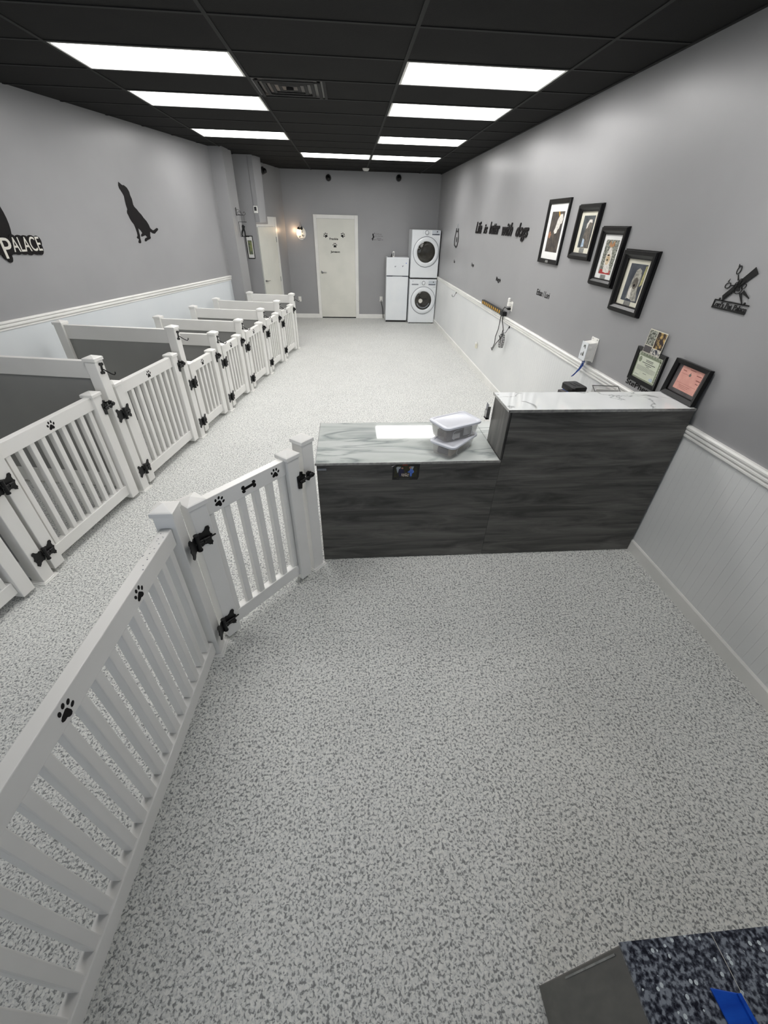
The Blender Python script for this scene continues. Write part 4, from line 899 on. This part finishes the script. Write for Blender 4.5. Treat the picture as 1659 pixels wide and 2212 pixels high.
for a in [2*math.pi*i/8 for i in range(8)]:
    q.tube([((.030+.014*math.sin(math.pi*t*.8+.3))*math.cos(a), -.11+.16*t, .05+(.030+.014*math.sin(math.pi*t*.8+.3))*.8*math.sin(a)) for t in (0, .25, .5, .75, 1)], .003, 6)
q.build('wire_basket', M['black'], mz); MB().tube([(.03, .05, .05), (.02, .10, .07), (.01, .05, .08)], .005, 6).tube([(-.03, .0, .06), (-.05, .03, .08), (.02, .02, .09)], .006, 6).build('strap', M['black'], mz)
# small scratch decal on wainscot is left out; dispenser
dp = thing('bag_dispenser', 'white waste bag dispenser with a blue bag hanging out, on the right wall', 'dispenser', on_right(3.690, 1.085, .0))
MB().box(-.002, .118, -.008, .190, 0, .006).build('back_plate', M['outlet'], dp, bevel=.002)
MB().frustum([(0, 0, .006), (.112, 0, .006), (.112, .160, .006), (0, .160, .006)], [(.004, .006, .078), (.108, .006, .078), (.108, .150, .078), (.004, .150, .078)]).build('dispenser_body', M['outlet'], dp, bevel=.005)
MB().box(.002, .110, .002, .155, .0785, .084).build('front_cover', M['appl'], dp, bevel=.003)
q = MB().poly([(.050, .040), (.078, .040), (.074, .070), (.066, .082), (.062, .060), (.056, .070)], .084, .085).poly(circ(.034, .048, .007, .013, 10), .084, .085).poly([(.040, .115), (.052, .132), (.074, .132), (.080, .100), (.068, .105), (.060, .122), (.048, .108)], .084, .085)
q.build('dog_symbol', M['ink'], dp)
for yy in (.035, .105): MB().box(.112, .118, yy, yy+.02, .05, .075).build('side_tab', M['outlet'], dp, bevel=.002)
MB().cyl((.02, .178, .006), (.02, .178, .008), .004, 8).cyl((.096, .178, .006), (.096, .178, .008), .004, 8).build('screws', M['black'], dp)
bg = thing('blue_bag', 'blue plastic bag strip hanging from the white dispenser', 'bag', on_right(3.64, 1.085, .045))
q = MB(); pts = [(0, 0, 0, .026), (.003, -.045, .005, .024), (-.008, -.09, .018, .018), (-.018, -.125, .036, .010), (-.03, -.15, .046, .012), (-.045, -.165, .050, .004)]
k = len(q.v)
for (x, y, z, wd) in pts:
    for sx, dz in ((-1, 0), (-.3, .006), (.3, -.004), (1, .004)): q.v.append((x+sx*wd, y, z+dz))
for i in range(len(pts)-1):
    for j in range(3): q.f += [(4*i+j, 4*i+j+1, 4*i+j+5, 4*i+j+4)]; q.m += [0]
o = q.build('bag_film', M['bluebag'], bg, smooth=True); sm = o.modifiers.new('thickness', 'SOLIDIFY'); sm.thickness = .0012
# ------------------------------------------------------------------ left wall graphics
dog = [(6.706, 2.4), (6.757, 2.373), (6.787, 2.375), (6.83, 2.353), (6.853, 2.316), (6.853, 2.279), (6.866, 2.243), (6.862, 2.186), (6.875, 2.163), (6.908, 2.14), (6.933, 2.113), (6.967, 2.089), (6.997, 2.054), (7.04, 2.018), (7.064, 1.982), (7.079, 1.942), (7.117, 1.919), (7.146, 1.919), (7.216, 1.943), (7.242, 1.938), (7.239, 1.922), (7.148, 1.88), (7.101, 1.886), (7.06, 1.905), (7.036, 1.857), (7.039, 1.834), (7.02, 1.823), (6.957, 1.81), (6.93, 1.797), (6.903, 1.798), (6.906, 1.818), (6.927, 1.833), (6.973, 1.843), (6.94, 1.866), (6.905, 1.857), (6.858, 1.85), (6.858, 1.867), (6.872, 1.879), (6.893, 1.888), (6.875, 1.917), (6.835, 1.943), (6.831, 1.896), (6.832, 1.86), (6.822, 1.838), (6.821, 1.798), (6.809, 1.78), (6.779, 1.781), (6.767, 1.792), (6.795, 1.824), (6.772, 1.832), (6.76, 1.843), (6.787, 1.861), (6.792, 1.896), (6.787, 1.939), (6.777, 1.981), (6.748, 2.012), (6.731, 2.04), (6.719, 2.077), (6.708, 2.097), (6.716, 2.118), (6.733, 2.135), (6.728, 2.178), (6.733, 2.234), (6.739, 2.264), (6.73, 2.286), (6.713, 2.311), (6.692, 2.339), (6.69, 2.367)]
o = MB().poly([(x-6.7, y-1.78) for x, y in dog], 0, .004).build('dog_silhouette', M['vinylblack']); o.matrix_world = on_left(6.7, 1.78, .001)
tag(o, 'black sitting dog silhouette on the left wall', 'wall decal')
rs = thing('round_sign', 'black round shop sign with white capitals at the left edge of the left wall', 'sign', on_left(4.60, 1.82, .002))
MB().poly(circ(-.03, .19, .46, .40, 40, -.62, math.pi+.62), 0, .008).build('sign_disc', M['vinylblack'], rs)
q = MB()
for x, y, a, b in ((.30, 0, .085, .085), (.26, -.06, .035, .06), (.40, 0, .055, .082), (.47, -.005, .06, .080), (.53, -.01, .06, .082), (.60, -.01, .06, .082), (.645, -.03, .045, .065), (.665, .02, .035, .045), (.20, .01, .12, .08), (.285, -.085, .035, .055), (.0, 0, .14, .09)): q.poly(circ(x, y, a, b, 20), 0, .012)
q.box(.0, .66, -.075, .05, 0, .0121); q.build('lettering_backer', M['vinylblack'], rs)
q = MB()
add_text(q, 'P', .100, .165, .255, -.105, .012, .003, 0, .004); add_text(q, 'ALACE', .315, .118, .362, -.058, .012, .003, 0, .004)
q.build('palace_letters', M['letter'], rs)
q = MB()
for ch_, a in (('I', .56), ('L', .49), ('I', .42), ('T', .35), ('Y', .27)):
    add_text(q, ch_, None, .035, -.03+.40*math.cos(a*1.6), .19+.34*math.sin(a*1.6)-.02, .008, .002, 0, .01, rot=a*1.6-math.pi/2)
q.build('rim_letters', M['letter'], rs)
# ------------------------------------------------------------------ alcove items
tm = thing('thermostat', 'small white thermostat with a dark screen on the alcove bulkhead', 'thermostat', basis((1, 0, 0), (0, 0, 1), (0, -1, 0), (-1.712, 9.606, 2.17)))
MB().box(-.035, .035, 0, .11, 0, .022).build('thermostat_body', M['outlet'], tm, bevel=.004); MB().box(-.022, .022, .035, .095, .0222, .024).build('screen', M['black'], tm)
bp = thing('framed_print', 'small black framed landscape print in the left alcove', 'picture', basis((1, 0, 0), (0, 0, 1), (0, -1, 0), (-1.975, 9.605, 1.44)))
fixn(frame_mb(.135, .375, .012, .015, False).build('frame', M['frame'], bp)); MB().box(.01, .125, .01, .365, .002, .006).build('mat_board', M['mat_white'], bp)
MB().box(.030, .105, .07, .30, .006, .008).build('photo_print', noise_mat('green_landscape', rgb(70, 80, 84), rgb(140, 146, 90), 16, .5), bp)
bs = thing('bracket_sign', 'black iron bracket with a hanging sitting-dog sign on the left column', 'sign', Matrix.Translation((-1.935, 8.93, 2.15)))
MB().box(0, .008, -.012, .012, -.03, .085).build('wall_plate', M['iron'], bs)
q = MB().tube([(.006, 0, -.02), (.12, 0, -.02)], .004, 6).tube([(.006, 0, .05), (.04, 0, .055), (.08, 0, .02), (.10, 0, -.018)], .003, 6)
q.tube([(.045+.022*math.cos(a), 0, .005+.022*math.sin(a)) for a in [i*.5 for i in range(12)]], .003, 6).tube([(.135+.018*math.cos(a), 0, .002+.022*math.sin(a)) for a in [-2+i*.5 for i in range(11)]], .003, 6); q.build('scroll_arm', M['iron'], bs)
MB().tube([(.055, 0, -.02), (.045, 0, -.12)], .0018, 5).tube([(.12, 0, -.02), (.12, 0, -.12)], .0018, 5).build('chain', M['iron'], bs)
MB().tube([(.155, 0, -.12), (.015, 0, -.12), (.022, 0, -.335), (.165, 0, -.335)], .005, 6).build('sign_frame', M['iron'], bs)
q = MB()
q.poly([(.045, -.33), (.055, -.335), (.075, -.335), (.062, -.325), (.06, -.29), (.078, -.25), (.090, -.225), (.100, -.25), (.102, -.29), (.104, -.322), (.135, -.333), (.090, -.334), (.088, -.29), (.086, -.26), (.07, -.29), (.08, -.335), (.045, -.336), (.035, -.30), (.042, -.26), (.062, -.22), (.064, -.185), (.068, -.165), (.085, -.160), (.100, -.170), (.118, -.188), (.108, -.200), (.104, -.225), (.110, -.26), (.112, -.32), (.15, -.336)][:0] or
       [(.038, -.334), (.032, -.300), (.042, -.258), (.060, -.222), (.060, -.185), (.066, -.165), (.085, -.158), (.100, -.168), (.120, -.188), (.108, -.200), (.104, -.225), (.112, -.262), (.112, -.318), (.140, -.334), (.092, -.334), (.090, -.270), (.082, -.245), (.066, -.270), (.056, -.300), (.062, -.334)], -.003, .003, axis='y')
q.build('sitting_dog', M['iron'], bs)
ms = thing('lamp_plaque', 'oval white plaque with scissors and a glowing wall lamp left of the back door', 'wall lamp', on_back(-1.102, 1.84, .002))
MB().poly(circ(0, -.005, .112, .130, 36), 0, .010).build('oval_plate', M['outlet'], ms, bevel=.002)
MB().tube([(-.03, .11, .02), (-.012, .215, .012), (.045, .09, .02)], .003, 6).build('hanging_wire', M['iron'], ms)
q = MB().lathe([(.012, .03), (.030, .02), (.034, 0), (.028, -.015)][::-1], 18, 0, Matrix.Translation((-.045, .085, .045))); q.lathe([(.012, .03), (.030, .02), (.034, 0), (.028, -.015)][::-1], 18, 0, Matrix.Translation((.02, .09, .045)) @ Matrix.Rotation(.5, 4, 'Z')); q.build('lamp_caps', M['iron'], ms, smooth=True)
MB().ellip((-.05, .035, .050), .028, .045, .028, 16, 8).build('glowing_bulb', M['bulb'], ms, smooth=True); MB().ellip((.025, .04, .045), .024, .042, .022, 16, 8).build('unlit_bulb', M['letter'], ms, smooth=True)
q = MB().poly([(.02, -.03), (.075, -.048), (.078, -.055), (.03, -.045), (.07, -.085), (.062, -.088), (.016, -.045)], .010, .013).poly(circ(-.035, -.075, .010, .022, 12, rot=-.4), .010, .013).poly([(-.05, -.108), (.08, -.108), (.07, -.116), (-.04, -.116)], .010, .013); q.build('scissor_motif', M['vinylblack'], ms)
wall_l = bpy.data.lights.new('plaque_bulb_light', 'POINT'); wall_l.energy = .7; wall_l.color = (1, .66, .42); wall_l.shadow_soft_size = .04
lo_ = bpy.data.objects.new('bulb_glow', wall_l); C.objects.link(lo_); lo_.parent = ms; lo_.location = (-.16, .05, .10)
# back wall decal
bd = thing('slogan_decal', 'black jumping dog decal with grey verse on the back wall beside the fridge', 'wall decal', on_back(.568, 1.72, .001))
def sc_(p): return ((p[0]-250)*.000302+.0, (745-p[1])*.000302*1.02)
jd = [(250, 640), (260, 665), (330, 625), (335, 700), (330, 745), (370, 740), (375, 690), (385, 715), (408, 715), (410, 640), (440, 590), (465, 530), (490, 550), (510, 550), (490, 500), (485, 450), (450, 400), (435, 350), (450, 310), (440, 290), (400, 275), (375, 280), (350, 320), (345, 390), (375, 430), (380, 480), (370, 530), (335, 590), (290, 605)]
q = MB().poly([sc_(p) for p in jd], 0, .002).poly([sc_(p) for p in [(485, 230), (510, 220), (570, 320), (545, 340)]], 0, .002); q.build('jumping_dog', M['vinylblack'], bd)
for t_, x_, y_, w_ in (('Love', 650, 340, 225), ('starts', 900, 345, 190), ('with a Wet Nose', 520, 470, 670), ('& Ends', 700, 620, 350), ('with a Wagging Tail', 450, 710, 770)):
    px, py = sc_((x_, y_)); add_text(MB(), t_, w_*.000302, .020 if t_ != 'Love' else .030, px, py, 0, .0012, .3, .01).build('verse_line', M['dark'], bd)
# ------------------------------------------------------------------ appliances
def front_loader(T, label, w_, h_, dc, ro, ri, top_panel, washer):
    o = thing('washing_machine' if washer else 'tumble_dryer', label, 'washing machine' if washer else 'dryer', T)
    dpt = .60
    MB().box(0, w_, 0.02, dpt, .012, h_).build('cabinet', M['appl'], o, bevel=.012, seg=3)
    MB().box(.004, w_-.004, 0, .022, .022, h_-.004).build('front_panel', M['appl'], o, bevel=.008, seg=3)
    Td = basis((1, 0, 0), (0, 0, 1), (0, -1, 0), (dc[0], 0, dc[1]))
    MB().lathe([(ro, 0), (ro, .006), (ro-.006, .008)], 48, 0, Td).build('door_seal_ring', M['ring'], o, smooth=True)
    fr_ = MB().lathe([(ro-.006, .004), (ro-.010, .018), (ro-.04, .034), (ri+.012, .034), (ri, .024), (ri, .010)], 48, 0, Td); fr_.build('door_rim', M['appl'], o, smooth=True)
    gl_ = MB().lathe([(ri, .020), (ri*.9, .030), (ri*.6, .030 if washer else .036), (.004, .030 if washer else .040)], 40, 0, Td); g_ = gl_.build('door_glass', M['glass_dark'], o, smooth=True)
    if washer:
        MB().lathe([(ri*.24, .0335), (ri*.20, .036), (.003, .036)], 24, 0, Td @ Matrix.Translation((-.065, -.005, 0))).build('load_spot', M['letter'], g_)
        MB().tube([Td @ Vector((x, y, .034)) for x, y in ((-.10, .09), (-.06, .05), (.0, .03), (.07, .04), (.10, .02))], .008, 8).tube([Td @ Vector((x, y, .034)) for x, y in ((-.09, -.07), (-.02, -.11), (.06, -.09), (.11, -.03))], .010, 8).build('laundry', M['black'], g_, smooth=True)
        MB().tube([Td @ Vector((ri*.78*math.cos(a), ri*.78*math.sin(a), .033)) for a in [math.radians(200+i*10) for i in range(15)]], .012, 8).build('gasket_highlight', M['grey'], g_, smooth=True)
    Tk = basis((1, 0, 0), (0, 0, 1), (0, -1, 0), (w_*.51, 0, top_panel))
    k_ = MB().lathe([(.044, 0), (.044, .004)], 32, 0, Tk).build('dial_ring', M['grey'], o, smooth=True)
    MB().lathe([(.036, .004), (.034, .03), (.028, .034)], 32, 0, Tk).build('dial', M['appl'], k_, smooth=True)
    MB().box(w_-.205, w_-.020, -.002, .0, top_panel-.045, top_panel+.050).build('display_panel', mat('panel_grey', rgb(190, 196, 202), .3), o, bevel=.001)
    MB().box(w_-.200, w_-.030, -.004, -.002, top_panel-.040, top_panel-.024).build('display', M['ring'], o)
    q = MB().lathe([(.012, 0), (.012, .004)], 16, 0, basis((1, 0, 0), (0, 0, 1), (0, -1, 0), (w_-.085, -.002, top_panel+.022))); q.build('start_button', M['black'], o)
    b_ = MB()
    for k in range(5):
        for sx in (-1, 1): b_.box(w_*.51+sx*.085-.010, w_*.51+sx*.085+.010, -.001, 0, top_panel+.03-.015*k, top_panel+.032-.015*k)
    b_.build('cycle_marks', M['grey'], o)
    if washer:
        MB().box(.050, .215, -.003, 0, top_panel-.045, top_panel-.020).build('detergent_pull', M['grey'], o, bevel=.002)
        MB().box(.060, .215, -.002, 0, .045, .135).build('filter_cover', M['appl'], o, bevel=.002)
        q = MB().poly(circ(.075, top_panel+.035, .008, n=12), 0, .001, axis='y'); add_text(q, 'LG', .018, .010, 0, 0, 0, .001) if False else None; q.build('maker_mark', M['grey'], o)
        MB().box(w_-.08, w_-.02, -.001, 0, top_panel-.085, top_panel-.078).build('model_mark', M['grey'], o)
    for sx in (.04, w_-.04): MB().cyl((sx, .05, 0), (sx, .05, .014), .02, 12).build('foot', M['black'], o)
    return o
wx = Vector((1.478, 11.113, 0)); 
TW = basis((1, 0, 0), (0, 1, 0), (0, 0, 1), (1.478, 11.105, 0))
front_loader(TW, 'white front loading washing machine, bottom of the stack in the back corner', .664, .985, (.350, .525), .305, .206, .905, True)
sk = MB().box(.015, .65, .03, .58, .985, .998).xf(TW); o = sk.build('stacking_kit', M['black']); tag(o, 'black stacking strip between the washer and the dryer', 'stacking kit')
front_loader(TW @ Matrix.Translation((0, 0, .998)), 'white dryer stacked on top of the washing machine', .664, .970, (.345, .540), .305, .212, .915, False)
fg = thing('fridge', 'white top-freezer fridge standing left of the washer stack', 'fridge', basis((.9995, -.03, 0), (.03, .9995, 0), (0, 0, 1), (.912, 11.25, 0)))
fw_ = .540; fh = 1.415
MB().box(0, fw_, .05, .46, .02, fh-.004).build('fridge_body', M['appl'], fg, bevel=.008)
fd = MB().box(.002, fw_-.002, 0, .048, 1.040, fh); fd = fd.build('freezer_door', M['appl'], fg, bevel=.006)
f4 = MB().box(.002, fw_-.002, 0, .048, .045, 1.018).build('fridge_door', M['appl'], fg, bevel=.006)
MB().box(.004, fw_-.004, .006, .048, 1.018, 1.040).build('door_gap', M['grey'], fg)
for a in (.02, .39): MB().poly([(a, 1.022), (a+.13, 1.020), (a+.13, 1.034), (a, 1.032)], -.004, .004, axis='y').build('recessed_grip', M['ring'], fg)
MB().box(.01, fw_-.01, .03, .06, .0, .045).build('toe_kick', M['black'], fg)
MB().lathe([(.010, 0), (.010, .002)], 14, 0, basis((1, 0, 0), (0, 0, 1), (0, -1, 0), (.475, 0, 1.30))).build('blue_badge', M['blue'], fg)
for n_, (x_, z_) in enumerate(((.215, 1.225), (.395, 1.235))):
    o = MB().poly([(-.02, .01), (.022, .018), (.018, .006), (.004, .004), (-.002, -.02), (-.014, -.004)], 0, .003, axis='y').build('fridge_magnet', M['grey']); o.matrix_world = fg.matrix_world @ Matrix.Translation((x_, -.001, z_))
    tag(o, ('small grey magnet near the middle of the freezer door', 'small grey magnet near the right edge of the freezer door')[n_], 'magnet', 'magnets on the freezer door')
ph = thing('cordless_phone', 'small black and white device standing on top of the fridge', 'phone', fg.matrix_world @ Matrix.Translation((.01, .06, fh)))
MB().box(.02, .13, 0, .06, 0, .010).frustum([(.085, 0, .010), (.13, 0, .010), (.13, .05, .010), (.085, .05, .010)], [(.110, .01, .075), (.13, .01, .075), (.13, .04, .075), (.110, .04, .075)]).build('base', M['black'], ph, bevel=.003)
MB().box(.138, .180, .02, .034, 0, .115).build('handset', M['outlet'], ph, bevel=.006); MB().box(.150, .168, .0185, .02, .025, .095).build('screen', M['ring'], ph)
TF = fg.matrix_world.inverted() @ on_back(.83, .44, .006)
MB().tube([(0, 0, .01), (.0, -.05, .03), (.02, -.12, .03), (.04, -.20, .04), (.05, -.32, .05), (.06, -.425, .04)], .007, 8).xf(TF).build('power_cord', M['black'], fg, smooth=True)
# ------------------------------------------------------------------ granite topped pedestal lower right
pd_ = thing('granite_pedestal', 'grey pedestal with dark speckled granite tiles in the lower right corner', 'pedestal', Matrix.Translation((.570, -.62, 0)))
MB().box(0, .95, 0, .745, 0, .742).build('pedestal_body', M['side'], pd_, bevel=.003)
MB().box(-.0015, -.0002, .733, .737, .30, .70).build('metal_corner_strip', M['chrome'], pd_)
for a, b in ((-.002, .2155), (.2175, .433), (.435, .652), (.654, .95)):
    for c, d in ((.0, .316), (.318, .532), (.534, .748)): MB().box(a, b, c, d, .742, .752).build('granite_tile', M['granite'], pd_, bevel=.0008)
MB().box(0, .949, .001, .746, .7415, .7505).build('grout', M['letter'], pd_)
bt = thing('blue_strap', 'flat bright blue plastic strap lying on the granite pedestal', 'strap', Matrix.Translation((.71, .02, .752)))
MB().frustum([(.012, .030, 0), (.068, .018, 0), (.085, -.30, 0), (.030, -.30, 0)][::-1], [(.012, .030, .006), (.068, .018, .006), (.085, -.30, .006), (.030, -.30, .006)][::-1]).build('strap_band', M['blue'], bt, bevel=.002)
MB().frustum([(.060, .018, .006), (.068, .018, .006), (.085, -.30, .006), (.077, -.30, .006)][::-1], [(.060, .018, .012), (.068, .018, .012), (.085, -.30, .012), (.077, -.30, .012)][::-1]).build('raised_edge', M['blue'], bt)
for o in bpy.data.objects:
    if o.type == 'MESH' and o.name.startswith(('pedestal', 'strap_band', 'raised')): fixn(o)
